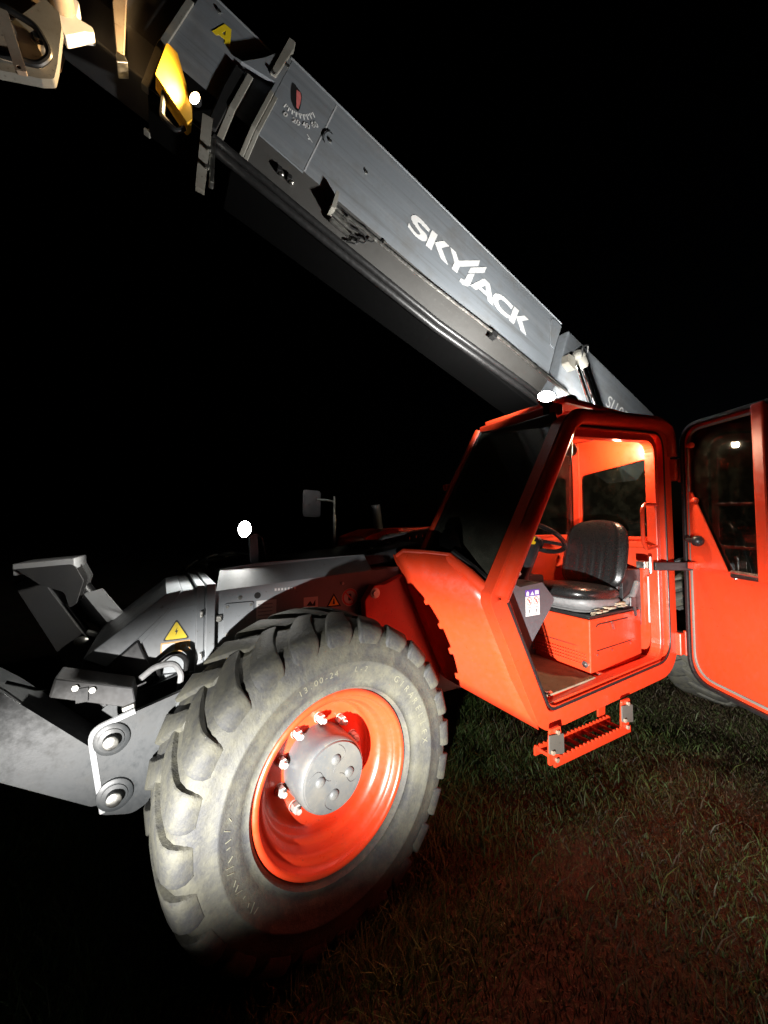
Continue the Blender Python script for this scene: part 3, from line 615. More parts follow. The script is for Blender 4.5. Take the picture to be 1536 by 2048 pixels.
def CH(u, f, off=0.0):                                     # point on the lower chamfer, f = 0 crease .. 1 bottom edge
    p = Vector(BU(u, -.615-.185*f, BS+.08*f)); nn = (Vector((0, -1, 0))*.92 - EN*.40).normalized(); return p+nn*off
for u in (.27, .335):
    G().box(CH(u-.02, .45, .014), (.03, .03, .03)).make('hose_clip', BLACK, boom, .004); G().ball(CH(u, .5, .014), .016, 6).make('clip_bolt', STEEL, boom, smooth=True)
# hose clamp block and pipes
G().prism([(.58, -.60), (.60, -.60), (.62, -.72), (.59, -.74)], B2, -.345, -.27).make('clamp_plate', GUARD, boom, .003)
for k in range(3):
    G().tube([CH(.60+.01*k, .25+.2*k, .03), CH(.72+.02*k, .27+.2*k, .03)], .016, 8).make('pipe_union', STEEL, boom, smooth=30)
    G().tube(fillet([CH(.72, .27+.2*k, .03), CH(.88-.03*k, .15+.2*k, .035), CH(.93-.05*k, .35+.2*k, .035), CH(.82-.03*k, .5+.18*k, .02)], .05, 5, False), .006, 6).make('thin_hose', BLACK, boom, smooth=True)
G().lathe([(.02, 0), (.02, .01), (.01, .011), (.008, .02), (.001, .02)], CH(.985, .1), (0, -1, -.3), 12).make('grease_point', STEEL, boom, smooth=30)
G().tube([BU(.70, -.70, -.335), BU(1.3, -.70, -.345), BU(2.04, -.665, -.35)], .011, 8).make('pipe', STEEL, boom, smooth=True)
G().tube([BU(2.06, -.665, -.35), BU(3.1, -.655, -.36)], .016, 8).make('pipe', STEEL, boom, smooth=True)
G().box(BU(2.05, -.69, -.35), (.05, .05, .05), Matrix.Rotation(BA, 3, 'Y')).make('pipe_clamp', BLACK, boom, .004)
for k, (yy, ww, rr) in enumerate(((-.262, -.812, .022), (-.225, -.838, .026))):
    G().tube([BU(-.1, ww, yy), BU(.6, ww-.02, yy), BU(1.6, ww-.03, yy), BU(2.6, ww+.03, yy), BU(4.2, ww+.06, yy)], rr, 12).make('hydraulic_hose', BLACK, boom, smooth=True)
G().prism([(.02, -.803), (4.2, -.803), (4.2, -.85), (2.6, -.87), (.02, -.86)], B2, -.215, .115).make('dark_underside_box', MBLACK, boom, .01)  # black box added to keep the lit boom underside dark
# rear of the boom: thicker root plate with the levelling cylinder
g = G(); section(g, 2.91, 4.6, .25, 0, -.615, -.80, .17)
rootp = g.make('boom_root_section', BOOMG, root, .012)
g = G(); section(g, 2.70, 3.0, .12, -.03, -.60, -.77, .10); g.make('boom_waist', GREY, rootp, .006)
G().prism(fillet([(2.65, -.06), (2.70, -.03), (2.80, -.04), (2.78, -.30), (2.72, -.30)], [.03, .03, .01, .01, .02]), B2, -.308, -.301).make('lift_slot_plate', GREY, boom, .003)
A1, A2 = Vector(BU(3.04, -.24, -.37)), Vector(BU(3.46, -.62, -.38)); dd = (A2-A1).normalized()
G().cyl(A1+dd*.10, A2+dd*.3, .035, 20).make('cylinder_rod', CHROME, rootp, smooth=30)
G().cyl(A1+dd*.08+Vector((-.075, 0, -.03)), A2+dd*.3+Vector((-.075, 0, -.03)), .022, 16).make('cylinder_rod', CHROME, rootp, smooth=30)
G().lathe([(.055, -.02), (.06, .0), (.06, .07), (.045, .1)], A1+dd*.02, dd, 20).ball(A1, .062, 10).cyl(A1+Vector((0, .07, 0)), A1+Vector((0, -.05, 0)), .03, 14).make('cylinder_head', GUARD, rootp, smooth=40)
G().prism(fillet([(2.90, -.30), (3.0, -.28), (3.10, -.33), (3.02, -.40), (2.92, -.38)], .015), B2, -.37, -.301).make('cylinder_bracket', GUARD, rootp, .006)
G().tube(fillet([A1+Vector((-.02, -.04, -.03)), A1+Vector((-.04, -.07, .06)), A1+Vector((.04, -.07, .09)), A1+Vector((.06, -.05, .03))], .03, 5, False), .010, 8).make('hose_bend', BLACK, rootp, smooth=True)
vs, fs = text_polys('SJ1056TH', .20, .25)
G().add([BU(4.02+x*.9, -.33+y, -.302) for x, y in vs], fs).make('model_lettering', WHITE, rootp)
# second section
g = G(); section(g, -.46, 1.0, .212, -.03, -.585, -.755, .145)
sec2 = g.make('boom_second_section', BOOMG, root, .010, label='second boom section with a yellow letter A')
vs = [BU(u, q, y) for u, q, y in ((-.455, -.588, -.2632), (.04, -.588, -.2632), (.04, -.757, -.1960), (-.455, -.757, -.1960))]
G().add(vs + [tuple(Vector(p)+Vector((0, .004, .004))) for p in vs], [(0, 1, 2, 3), (7, 6, 5, 4), (0, 4, 5, 1), (1, 5, 6, 2), (2, 6, 7, 3), (3, 7, 4, 0)]).make('dark_web_sheet', MBLACK, sec2)  # shadow on the second section's chamfer, put into the colour
G().prism([(-.455, -.757), (.04, -.757), (.04, -.765), (-.455, -.765)], B2, -.19, .09).make('underside_shade', MBLACK, sec2)  # shade beneath the second section as a black sheet
G().prism([(-.332,-.240),(-.303,-.135),(-.265,-.129),(-.231,-.238),(-.26,-.243),(-.266,-.222),(-.301,-.224),(-.308,-.241)], B2, -.2645, -.2632, [[(-.293,-.198),(-.283,-.165),(-.274,-.199)]]).make('section_letter', YINK, sec2)
G().lathe([(.011, 0), (.011, .008), (.001, .009)], BU(-.35, -.095, -.262), (0, -1, 0), 10).make('side_bolt', STEEL, sec2, smooth=30)
G().tube([BU(-.46, -.034, -.261), BU(.02, -.034, -.261)], .007, 8).make('edge_weld', GREY, sec2, smooth=True)
collar(-.485, -.45, .212, -.19, -.585, -.755, .145, .016, 'end_collar', sec2, GUARD)
collar(-.10, -.065, .212, -.32, -.585, -.755, .145, .030, 'guide_collar', sec2, GUARD)
G().prism([(-.17, -.32), (-.11, -.33), (-.10, -.78), (-.15, -.80), (-.17, -.5)], B2, -.285, -.262).make('roller_block', BLACK, sec2, .008)
G().prism(fillet([(-.440, -.567), (-.412, -.775), (-.207, -.892), (-.20, -.85), (-.235, -.77), (-.385, -.575)], .012), B2, -.315, -.235).make('yellow_bracket', YEL, sec2, .006)
g = G().prism([(-.175, -.78), (-.125, -.765), (-.005, -1.18), (-.050, -1.19)], B2, -.32, -.29); g.make('hanging_strap', GUARD, sec2, .003)
G().prism([(-.105, -.86), (-.075, -.85), (.01, -1.09), (-.01, -1.10)], B2, -.31, -.26).make('hanging_strap', STEEL, sec2, .003)
for q in (-.90, -1.0): G().nut(BU(-.075-(q+.9)*.3, q-.05, -.315), (0, -1, 0), .012, .02).make('strap_bolt', STEEL, sec2)
G().tube(fillet([BU(-.36, -.80, -.28), BU(-.32, -.93, -.28), BU(-.24, -.95, -.28), BU(-.22, -.90, -.28)], .04, 5, False), .014, 8).make('hose_bend', BLACK, sec2, smooth=True)
# boom lamp, warm
bl = work_lamp('work_lamp', BU(-.225, -.755, -.335), (-.6, -.75, -.2), .030, LENSB, 'lit warm lamp under the second boom section')
lamp('boom_lamp_light', 'SPOT', Vector(BU(-.225, -.755, -.335))+Vector((-.6, -.75, -.2)).normalized()*.06, BU(-1.0, -.95, -.42), 70, (1, .66, .30), .02, 150, .7, root)
# third section and head
g = G(); section(g, -1.35, .6, .178, -.06, -.555, -.715, .12)
sec3 = g.make('boom_third_section', DGREY, root, .010)
G().prism([(-.735, -.38), (-.705, -.38), (-.555, -.79), (-.575, -.815), (-.70, -.56)], B2, -.275, -.225).make('hose_strap', TAN, sec3, .004)
G().prism([(-.585, -.80), (-.555, -.775), (-.53, -.80), (-.565, -.84)], B2, -.285, -.20).make('strap_end', STEEL, sec3, .004)
g = G().prism(fillet([(-1.40, -.75), (-.85, -.78), (-.833, -.871), (-.905, -1.04), (-1.40, -1.15)], [.02, .02, .02, .03, .02]), B2, -.30, -.02)
head = g.make('carriage_head', TAN, root, .012, label='boom head and carriage lit warm at the upper left')
G().prism(fillet([(-.868, -1.087), (-.835, -.872), (-.775, -.881), (-.742, -.939), (-.685, -1.118), (-.668, -1.19), (-.70, -1.23), (-.819, -1.325), (-1.15, -1.42), (-1.15, -1.15)], [.01, .01, .01, .01, .03, .02, .03, .05, .02, .02]), B2, -.345, -.302).make('side_plate', GUARD, head, .008)
G().prism(fillet([(-.86, -1.12), (-.80, -1.09), (-.72, -1.15), (-.715, -1.19), (-.82, -1.27), (-1.1, -1.33), (-1.1, -1.22)], .02), B2, -.375, -.346).make('lower_plate', TAN, head, .008)
G().cyl(BU(-.807, -.80, -.40), BU(-.807, -.80, -.30), .05, 20).make('pivot_boss', TAN, head, smooth=30)
G().cyl(BU(-.755, -1.10, -.385), BU(-.755, -1.10, -.345), .028, 14).cyl(BU(-.755, -1.10, -.40), BU(-.755, -1.10, -.385), .016, 10).make('pivot_pin', STEEL, head, smooth=30)
G().prism(fillet([(-.885, -1.13), (-.85, -1.11), (-.705, -1.30), (-.735, -1.325)], .008), B2, -.415, -.395, [circ(-.732, -1.303, .008, 10)[::-1]]).make('hanging_link', TAN, head, .004)
G().tube(fillet([BU(-.95, -1.10, -.39), BU(-.87, -1.09, -.40), BU(-.77, -1.07, -.40), BU(-.69, -1.13, -.39), BU(-.71, -1.21, -.38), BU(-.82, -1.27, -.37), BU(-1.0, -1.32, -.37)], .06, 6, False), .013, 10).make('hydraulic_hose', BLACK, head, smooth=True)
G().prism(fillet([(-.82, -.72), (-.80, -.86), (-.769, -.90), (-.746, -.925), (-.70, -.83), (-.672, -.803), (-.69, -.785), (-.75, -.80), (-.77, -.72)], .012), B2, -.30, -.24).make('head_bracket', WHITE, head, .006)

# ------------------------------------------------------------------ cab
CY0, CY1 = -1.10, -.35
cab_path = [(.945, 1.20), (1.57, 2.215), (2.72, 2.305), (2.735, .56), (1.295, .50)]
fp = fillet(cab_path, [.03, .16, .16, .20, .12], 7)
g = G(); ring_sweep(g, fp, .10, XZ, CY0, CY0+.075)
cab = g.make('cab_frame', RED, root, .010, label='orange cab frame with open doorway')
g = G(); ring_sweep(g, fillet([(1.005, 1.20), (1.59, 2.18), (2.66, 2.265), (2.672, .625), (1.33, .565)], [.03, .12, .13, .16, .09], 7), .016, XZ, CY0-.008, CY0-.0005); g.make('door_seal', BLACK, cab, .003)
g = G(); ring_sweep(g, fillet([(1.035, 1.20), (1.60, 2.145), (2.63, 2.235), (2.64, .615), (1.335, .555)], [.03, .12, .13, .15, .09], 7), .05, XZ, CY0+.03, CY0+.10); g.make('door_rebate', RED, cab, .006)
# round A pillar tube on the near corner
G().tube(fillet([(.965, -1.09, 1.205), (1.545, -1.09, 2.16), (1.64, -1.09, 2.24), (1.95, -1.09, 2.275), (2.6, -1.09, 2.335), (2.755, -1.09, 2.31), (2.775, -1.09, 2.1)], .12, 7, False), .052, 16).make('pillar', RED, cab, smooth=True)
G().tube([(1.0, -.40, 1.42), (1.50, -.40, 2.28)], .028, 12).make('pillar', RED, cab, smooth=True)
G().box((2.72, -.385, 1.47), (.06, .07, 1.72)).make('rear_corner_post', RED, cab, .012)
G().prism([(2.60, 1.44), (2.75, 1.44), (2.75, 1.62)], XZ, -.42, -.35).make('post_gusset', RED, cab, .006)
# lower front corner panel with its wing, one bent sheet
def sheet(name, quads, mat, parent, t=.008, bevel=.004, smooth=False):
    g = G()
    for q in quads: g.add(q, [tuple(range(len(q)))])
    o = g.make(name, mat, parent, 0, smooth); s = o.modifiers.new('thick', 'SOLIDIFY'); s.thickness = t; s.offset = 0
    if bevel:
        b = o.modifiers.new('bevel', 'BEVEL'); b.width = bevel; b.segments = 2; b.limit_method = 'ANGLE'; b.angle_limit = R(35)
    return o
g = G(); rows = 12
top = [(.66, -.60, 1.405), (.68, -.64, 1.43), (.76, -.72, 1.425), (.872, -.82, 1.41), (.91, -.96, 1.30), (.945, -1.075, 1.20)]
bot = [(1.02, -.60, .64), (1.03, -.66, .62), (1.07, -.76, .60), (1.12, -.88, .57), (1.20, -1.02, .525), (1.27, -1.075, .475)]
vs = [Vector(p) for p in top]; nc = len(top)
c00, c01, c10, c11 = Vector((.70, -.60, 1.33)), Vector((.965, -1.078, 1.16)), Vector((1.02, -.60, .64)), Vector((1.27, -1.078, .475))
fr_ = [0, .1, .26, .50, .78, 1.0]
for i in range(rows):
    f = i/(rows-1)
    for t in fr_: vs.append((c00.lerp(c01, t)).lerp(c10.lerp(c11, t), f))
g.add(vs, [(i*nc+k, i*nc+k+1, (i+1)*nc+k+1, (i+1)*nc+k) for i in range(rows) for k in range(nc-1)])
o = g.make('corner_panel', RED, cab, 0, 60); s = o.modifiers.new('thick', 'SOLIDIFY'); s.thickness = .012
G().tube(fillet([(.66, -.60, 1.40), (.68, -.64, 1.43), (.76, -.72, 1.425), (.872, -.82, 1.41), (.91, -.96, 1.30), (.945, -1.075, 1.215)], .012, 5, False), .014, 10).make('panel_edge', RED, cab, smooth=True)
G().tube([(.875, -.80, 1.395), (.915, -.93, 1.31), (.958, -1.06, 1.205)], .034, 14).make('panel_roll', RED, cab, smooth=True)
sheet('wing_top', [[(.66, -.60, 1.405), (.68, -.64, 1.43), (.76, -.72, 1.425), (.872, -.82, 1.41), (.95, -.70, 1.41), (.86, -.52, 1.41)]], RED, cab)
sheet('inner_wheel_panel', [[(.67, -.59, 1.40), (1.02, -.59, .63), (1.05, -.46, .63), (.72, -.46, 1.40)]], RED, cab)
# roof, floor, walls
g = G().prism(rect(1.60, -1.05, 2.74, -.36), XY, 2.335, 2.385, [[(1.72, -.95), (1.72, -.45), (2.2, -.45), (2.2, -.95)]]); g.make('roof', RED, cab, .02)
for k in range(5): G().box((1.78+.09*k, -.70, 2.36), (.03, .52, .03)).make('roof_bar', RED, cab, .004)
G().box((1.55, -.72, 2.29), (.07, .66, .07)).make('roof_rail', RED, cab, .015)
G().prism(rect(1.28, -1.02, 2.74, -.36), XY, .53, .597).make('floor_plate', RED, cab, .004)
g = G().prism([(-1.02, .60), (-.36, .60), (-.36, 2.33), (-1.02, 2.33)], YZ, 2.70, 2.735, [fillet([(-1.0, 1.50), (-.43, 1.50), (-.43, 2.03), (-1.0, 2.10)], .05)[::-1]]); g.make('rear_wall', RED, cab, .006)
G().prism(rect(-1.0, 1.50, -.43, 2.1), YZ, 2.712, 2.718).make('rear_window', GLASS, cab)
G().prism([(1.25, .60), (2.70, .60), (2.70, 1.50), (1.05, 1.48)], XZ, -.36, -.34).make('side_wall', RED, cab, .004)
G().prism([(1.10, 1.47), (2.68, 1.50), (2.68, 2.26), (1.52, 2.26)], XZ, -.356, -.350).make('side_window', GLASS, cab)
G().box((1.85, -.375, 1.485), (1.6, .05, .05)).make('window_ledge', RED, cab, .008)
G().box((2.66, -.68, 1.44), (.07, .60, .05)).make('window_ledge', RED, cab, .01)
# windscreen and its black seal
ws = [(.985, -1.03, 1.26), (.985, -.43, 1.40), (1.50, -.43, 2.27), (1.535, -1.03, 2.20)]
sheet('windscreen', [ws], WGLASS, cab, .006, 0)
G().tube([ws[0], ws[1], ws[2], ws[3]], .012, 8, True).make('windscreen_seal', BLACK, cab, smooth=True)
G().box((1.52, -.73, 2.235), (.03, .62, .06), Matrix.Rotation(R(-30), 3, 'Y')).make('header_trim', PLAST, cab, .008)
G().tube([(1.24, -.375, 1.86), (1.20, -.375, 1.85)], .022, 10).make('mirror_tab', RED, cab)
# dash, cowl, heater mesh, steering
G().prism(fillet([(1.06, 1.10), (1.02, 1.30), (1.10, 1.34), (1.22, 1.25), (1.24, 1.0), (1.12, .95)], .03), XZ, -.95, -.37).make('dash_cowl', PLAST, cab, .02)
G().tube(fillet([(.90, -.80, 1.42), (.97, -.90, 1.33), (1.0, -1.0, 1.26), (1.06, -1.03, 1.28), (1.10, -1.0, 1.36)], .04, 5, False), .03, 10).make('cowl_rubber', BLACK, cab, smooth=True)
G().prism(fillet([(.90, 1.41), (.89, 1.50), (.93, 1.56), (.97, 1.52), (1.0, 1.43)], .015), XZ, -.78, -.70).make('wiper_motor', MBLACK, cab, .008)
g = G().prism(rect(1.10, 1.28, 1.62, 1.36), XZ, -.40, -.372, [circ(1.13+.045*i+(.02 if j else 0), 1.30+.04*j, .010, 8)[::-1] for i in range(11) for j in range(2)]); g.make('heater_mesh', BRONZE, cab, .002)
SW = Vector((1.73, -.72, 1.50)); sax = Vector((.55, 0, .83)).normalized(); sx, sy, sz = frame_of(sax)
g = G().tube([SW+(sx*math.cos(t)+sy*math.sin(t))*.185 for t in np.linspace(0, 2*math.pi, 40, endpoint=False)], .016, 10, True)
sw = g.make('steering_wheel', VINYL, root, smooth=True)
g = G().lathe([(.06, -.03), (.06, .0), (.04, .02), (.001, .022)], SW-sax*.03, sax, 20)
for t in (.5, 2.6, 4.7): g.tube([SW-sax*.02, SW+(sx*math.cos(t)+sy*math.sin(t))*.18], .012, 8)
g.make('steering_spoke', VINYL, sw, smooth=30)
G().tube([SW-sax*.03, SW-sax*.42], [.045, .06], 14).make('steering_column', PLAST, sw, smooth=30)
G().box(SW+Vector((-.08, -.03, -.02)), (.05, .012, .05)).make('yellow_tag', YINK, sw)
G().tube([SW-sax*.10, SW-sax*.10+Vector((.02, .2, .06))], .009, 8).ball(SW-sax*.10+Vector((.02, .2, .06)), .02, 8).make('shift_lever', PLAST, sw, smooth=True)
# grey side console with pictogram sticker
cons = fillet([(1.150, 1.10), (1.165, 1.255), (1.235, 1.228), (1.425, 1.242), (1.535, 1.134), (1.475, 1.06), (1.248, .828), (1.222, .84)], [.01, .01, .02, .01, .02, .03, .02, .02])
g = G().prism(cons, XZ, -.995, -.80); console = g.make('side_console', CONS, root, .010)
def sq(x0, z0, x1, z1): return rect(x0, z0, x1, z1)
g = G(); YS = -.9965; g.flat(sq(1.275, 1.058, 1.396, 1.169), XZ, YS); g.m = 1; g.flat(sq(1.275, 1.170, 1.396, 1.206), XZ, YS); g.m = 0
g.flat([(1.282, 1.174), (1.305, 1.174), (1.305, 1.192), (1.294, 1.201), (1.282, 1.192)], XZ, YS-.001); g.flat([(1.315, 1.175), (1.348, 1.175), (1.334, 1.198)], XZ, YS-.001); g.flat(rect(1.356, 1.177, 1.389, 1.200), XZ, YS-.001)
for i, (x, z) in enumerate(((1.306, 1.142), (1.365, 1.142), (1.306, 1.086), (1.365, 1.086))):
    g.m = 2 if i < 2 else 3; g.flat(circ(x, z, .0235, 20), XZ, YS-.001, [circ(x, z, .0195, 20)])
    if i < 2: g.flat([(x-.017, z+.013), (x-.013, z+.017), (x+.017, z-.013), (x+.013, z-.017)], XZ, YS-.0011)
    g.m = 3; g.flat(fillet(rect(x-.006, z-.011, x+.007, z+.009), .003), XZ, YS-.0009)
g.make('pictogram_sticker', [WHITE, VINK, RINK, plain('pictogram_grey', (.2, .2, .2), .5, bmp=0)], console)
G().box((1.20, -.96, 1.29), (.07, .05, .11), Matrix.Rotation(R(20), 3, 'Y')).make('console_bracket', CONS, console, .01)
G().tube([(1.20, -.99, 1.29), (1.21, -1.02, 1.31)], .010, 8).make('console_knob', STEEL, console, smooth=30)
# seat box
g = G().prism([(1.93, -.965), (2.60, -.945), (2.66, -.45), (1.97, -.45)], XY, .599, .955)
sbox = g.make('seat_box', RED, root, .008)
G().prism([(1.94, -.955), (2.59, -.935), (2.65, -.46), (1.98, -.46)], XY, .957, .972).make('box_lid', BLACK, sbox, .004)
g = G()
for i in range(22):
    for j in range(4): g.ball((1.929+.0004*i, -.93+.021*i, .655+.022*j), .0065, 4)
g.make('perforated_grille', RED, sbox, smooth=True)
G().tube([(1.935, -.96, .765), (1.962, -.47, .765)], .003, 6).make('seam_line', INK, sbox)
G().tube([(2.0, -.9655, .905), (2.02, -.9655, .918), (2.40, -.954, .918)], .004, 6).make('lid_groove', INK, sbox)
G().tube([(2.0, -.9655, .745), (2.44, -.952, .752)], .003, 6).make('lid_groove', INK, sbox)
G().prism([(2.16, .92), (2.19, .92), (2.21, .86), (2.185, .865)], XZ, -.975, -.966).make('latch', STEEL, sbox, .003)
for x, y, z in ((2.0, -.967, .72), (2.18, -.962, .725), (2.42, -.957, .735)): G().nut((x, y, z), (0, -1, 0), .008, .005).make('box_screw', STEEL, sbox)
G().lathe([(.022, 0), (.022, .008), (.010, .009), (.001, .012)], (1.927, -.93, .66), (-1, -.04, 0), 14).make('box_bolt', STEEL, sbox, smooth=30)
G().lathe([(.022, 0), (.022, .012), (.010, .013), (.001, .016)], (1.99, -.985, .597), (0, 0, 1), 14).lathe([(.022, 0), (.022, .012), (.001, .016)], (2.56, -.975, .597), (0, 0, 1), 14).make('floor_bolt', STEEL, sbox, smooth=30)
# seat
g = G(); M = Matrix.Rotation(R(4), 3, 'Y')
def cushion(g, c, sx, sy, sz, M, e=3.2, n=14, groove=None):
    vs, fs = [], []; c = Vector(c)
    for i in range(n+1):
        a = -math.pi/2+math.pi*i/n
        for k in range(2*n+8):
            t = 2*math.pi*k/(2*n+8)
            f = lambda v, ex: math.copysign(abs(v)**(2/ex), v)
            p = Vector((sx*f(math.cos(a), e)*f(math.cos(t), e), sy*f(math.cos(a), e)*f(math.sin(t), e), sz*f(math.sin(a), 2.4)))
            if groove: p = groove(p)
            vs.append(M @ p + c)
    m = 2*n+8
    for i in range(n):
        for k in range(m): l = (k+1) % m; fs.append((i*m+k, i*m+l, (i+1)*m+l, (i+1)*m+k))
    g.add(vs, fs)
cushion(g, (2.18, -.69, 1.095), .27, .26, .065, M)
seat = g.make('seat', VINYL, root, smooth=60, label='black vinyl operator seat with torn grey base')
g = G(); cushion(g, (2.21, -.70, 1.035), .25, .235, .06, M, 4); g.make('seat_skirt', GVINYL, seat, smooth=60)
g = G()
for k in range(4): cushion(g, (2.22, -.70, .985+.018*k), .235-.006*(k % 2), .22-.006*(k % 2), .016, Matrix.Identity(3), 4, 8)
g.make('bellows', GVINYL, seat, smooth=60)
g = G()
for k in range(26):
    t = k/25; g.ball((2.02+.42*t+random.uniform(-.01, .01), -.925+random.uniform(-.02, .015), .985+.03*t+random.uniform(-.012, .02)), random.uniform(.012, .024), 5, (random.uniform(1.5, 3), .7, random.uniform(.25, .5)))
g.make('torn_foam', FOAM, seat, smooth=True)
# backrest: rounded shell with pleats
g = G(); hwid, hhei = .262, .275; nU, nV = 40, 26; Mb = Matrix.Rotation(R(14), 3, 'Y')
def backp(u, v_, f):
    # u,v in -1..1, superellipse outline, narrower at the top
    wd = hwid*(1-.16*max(0, v_)**2); y = wd*u; z = hhei*v_
    k = 1-abs(u)**3.2; l = 1-abs(v_)**4; th = .045*max(0, k)**.5*max(0, l)**.5
    pleat = -.010*sum(math.exp(-((y-y0-.01*v_)/.006)**2) for y0 in (-.10, -.035, .03, .095))*(1 if -.85 < v_ < .35 else 0)*min(1, max(0, (.35-v_)/.2))*min(1, max(0, (v_+.85)/.15))
    edge = .012*math.exp(-((abs(u)-.80)/.06)**2)*max(0, l)
    return Vector((-(th+pleat+edge) if f else th*1.2, y, z))
vs, fs = [], []
for f in (1, 0):
    for i in range(nV+1):
        for k in range(nU+1):
            v_ = -1+2*i/nV; u = -1+2*k/nU
            cu = u*(max(0.0, 1-abs(v_)**5))**.35 if abs(v_) > .5 else u
            p = backp(u, v_, f); p.y = p.y*(max(0.02, (1-abs(v_)**6))**.4); vs.append(Mb @ p + Vector((2.45, -.685, 1.365)))
o_ = (nV+1)*(nU+1)
for b0 in (0, o_):
    for i in range(nV):
        for k in range(nU): a = b0+i*(nU+1)+k; fs.append((a, a+1, a+nU+2, a+nU+1))
g.add(vs, fs); g.make('backrest', VINYL, seat, smooth=75)
G().box((2.44, -.70, 1.12), (.10, .40, .05), Mb).make('back_hinge_cover', PLAST, seat, .02)
G().tube([(2.40, -.945, 1.03), (2.47, -.955, 1.07), (2.55, -.95, 1.16)], .022, 10).make('recliner_lever', GVINYL, seat, smooth=True)
G().box((2.45, -.955, 1.03), (.07, .04, .07), M).box((2.48, -.965, .98), (.03, .012, .12), Matrix.Rotation(R(-15), 3, 'Y')).make('seat_belt_buckle', PLAST, seat, .008)
# things round the seat
G().prism(fillet(rect(2.43, .82, 2.68, 1.25), .02), XZ, -.91, -.60).make('side_box', PLAST, cab, .012)
G().box((2.665, -.99, 1.03), (.02, .035, .34)).make('paper_label', WHITE, cab)
G().prism(fillet(rect(1.30, 1.0, 1.95, 1.22), .03), XZ, -.60, -.40).make('right_console', PLAST, cab, .02)
G().cyl((1.62, -.50, 1.22), (1.60, -.50, 1.33), .03, 12).box((1.66, -.52, 1.22), (.10, .09, .08)).make('joystick', CONS, cab, .01)
G().prism([(1.40, -1.04), (1.90, -1.015), (1.95, -.50), (1.36, -.50)], XY, .599, .611).make('floor_mat', MATF, cab, .004)
G().tube([(1.40, -1.03, .612), (1.36, -.50, .612)], .010, 8).make('mat_strip', BLACK, cab)
G().tube([(1.26, -1.0, .606), (1.45, -1.02, .606)], .014, 8).make('floor_rib', RED, cab)
G().box((1.24, -.82, .70), (.05, .10, .16), Matrix.Rotation(R(-30), 3, 'Y')).make('pedal', BLACK, cab, .006)
for k in range(5): G().box((1.30+.02*k, -.98, .603-.001*k), (.02, .03, .012)).make('mud_clod', MATF, cab, .004)
# grab handle, door stay, hinges, dome lamp, beacon, ceiling mirror and fan
G().tube(fillet([(2.62, -1.06, 1.74), (2.42, -1.085, 1.735), (2.37, -1.09, 1.70), (2.37, -1.09, 1.47), (2.42, -1.085, 1.42), (2.62, -1.06, 1.43)], .05, 5, False), .013, 10).make('grab_handle', RED, cab, smooth=True)
G().box((2.50, -1.02, 1.30), (.07, .06, .05)).cyl((2.52, -1.06, 1.24), (2.52, -1.06, 1.36), .012, 10).make('stay_bracket', STEEL, cab, .004)
G().box((2.70, -1.16, 1.29), (.36, .03, .06), Matrix.Rotation(R(-28), 3, 'Z')).make('door_stay', PLAST, cab, .006)
G().cyl((2.70, -1.02, .63), (2.70, -1.02, 1.25), .030, 12).make('gas_strut', PLAST, cab, smooth=30)
for z in (.72, 2.0): G().box((2.80, -1.10, z), (.09, .07, .16)).cyl((2.84, -1.135, z-.09), (2.84, -1.135, z+.09), .02, 12).make('hinge', RED, cab, .008)
G().box((2.40, -.88, 2.285), (.20, .12, .03)).make('headlining_pad', RED, cab, .01)
dl = G().prism(fillet(rect(2.40, -.92, 2.53, -.85), .02), XY, 2.245, 2.272).make('dome_lamp', LENSD, cab, .01, label='lit warm dome lamp under the cab roof')
lamp('dome_light', 'POINT', (2.46, -.885, 2.20), None, 34, (1, .78, .52), .022, parent=root)
g = G().cyl((1.80, -.90, 2.17), (1.80, -.90, 2.26), .02, 10)
for k in range(4): g.lathe([(.05-.006*k, 0), (.05-.006*k, .010)], (1.77, -.93, 2.16-.018*k), (-.2, -.6, .5), 16)
g.lathe([(.045, -.02), (.05, .0), (.03, .012), (.001, .014)], (1.77, -.96, 2.08), (-.4, -.9, .1), 18); g.make('cab_fan', STEEL, cab, smooth=40)
G().tube([(1.70, -1.02, 2.20), (1.68, -1.03, 2.05), (1.66, -1.03, 1.96)], .006, 6).make('fan_cable', STEEL, cab, smooth=True)
g = G().cyl((2.02, -.80, 2.38), (2.02, -.80, 2.43), .03, 14); g.ball((2.02, -.80, 2.475), .058, 10); g.make('beacon', PLAST, cab, smooth=40)
RLC = Vector((1.49, -1.0, 2.365)); RLD = Vector((-.62, -.60, .50)).normalized()
rl = work_lamp('work_lamp', RLC, RLD, .052, LENSR, 'lit work lamp on the front corner of the cab roof')
G().box((1.53, -.98, 2.31), (.05, .04, .10)).make('lamp_bracket', PLAST, rl, .006)
lamp('roof_lamp_light', 'SPOT', RLC+RLD*.03+Vector((0, .05, .04)), BU(1.3, -.4, -.3), 330, (1, .985, .95), .04, 172, .5, root)
r2 = work_lamp('work_lamp', (2.64, -.60, 2.43), (.75, .25, .6), .045, LENSR, 'unseen work lamp added behind the cab roof to brighten the boom root')
G().box((2.62, -.61, 2.395), (.05, .04, .05)).make('lamp_bracket', PLAST, r2, .006)
lamp('unseen_rear_lamp_light', 'SPOT', Vector((2.64, -.60, 2.43))+Vector((.75, .25, .6)).normalized()*.03, BU(3.6, -.25, -.3), 120, (1, .985, .95), .03, 150, .8, root)  # added lamp out of view, brightens the boom root
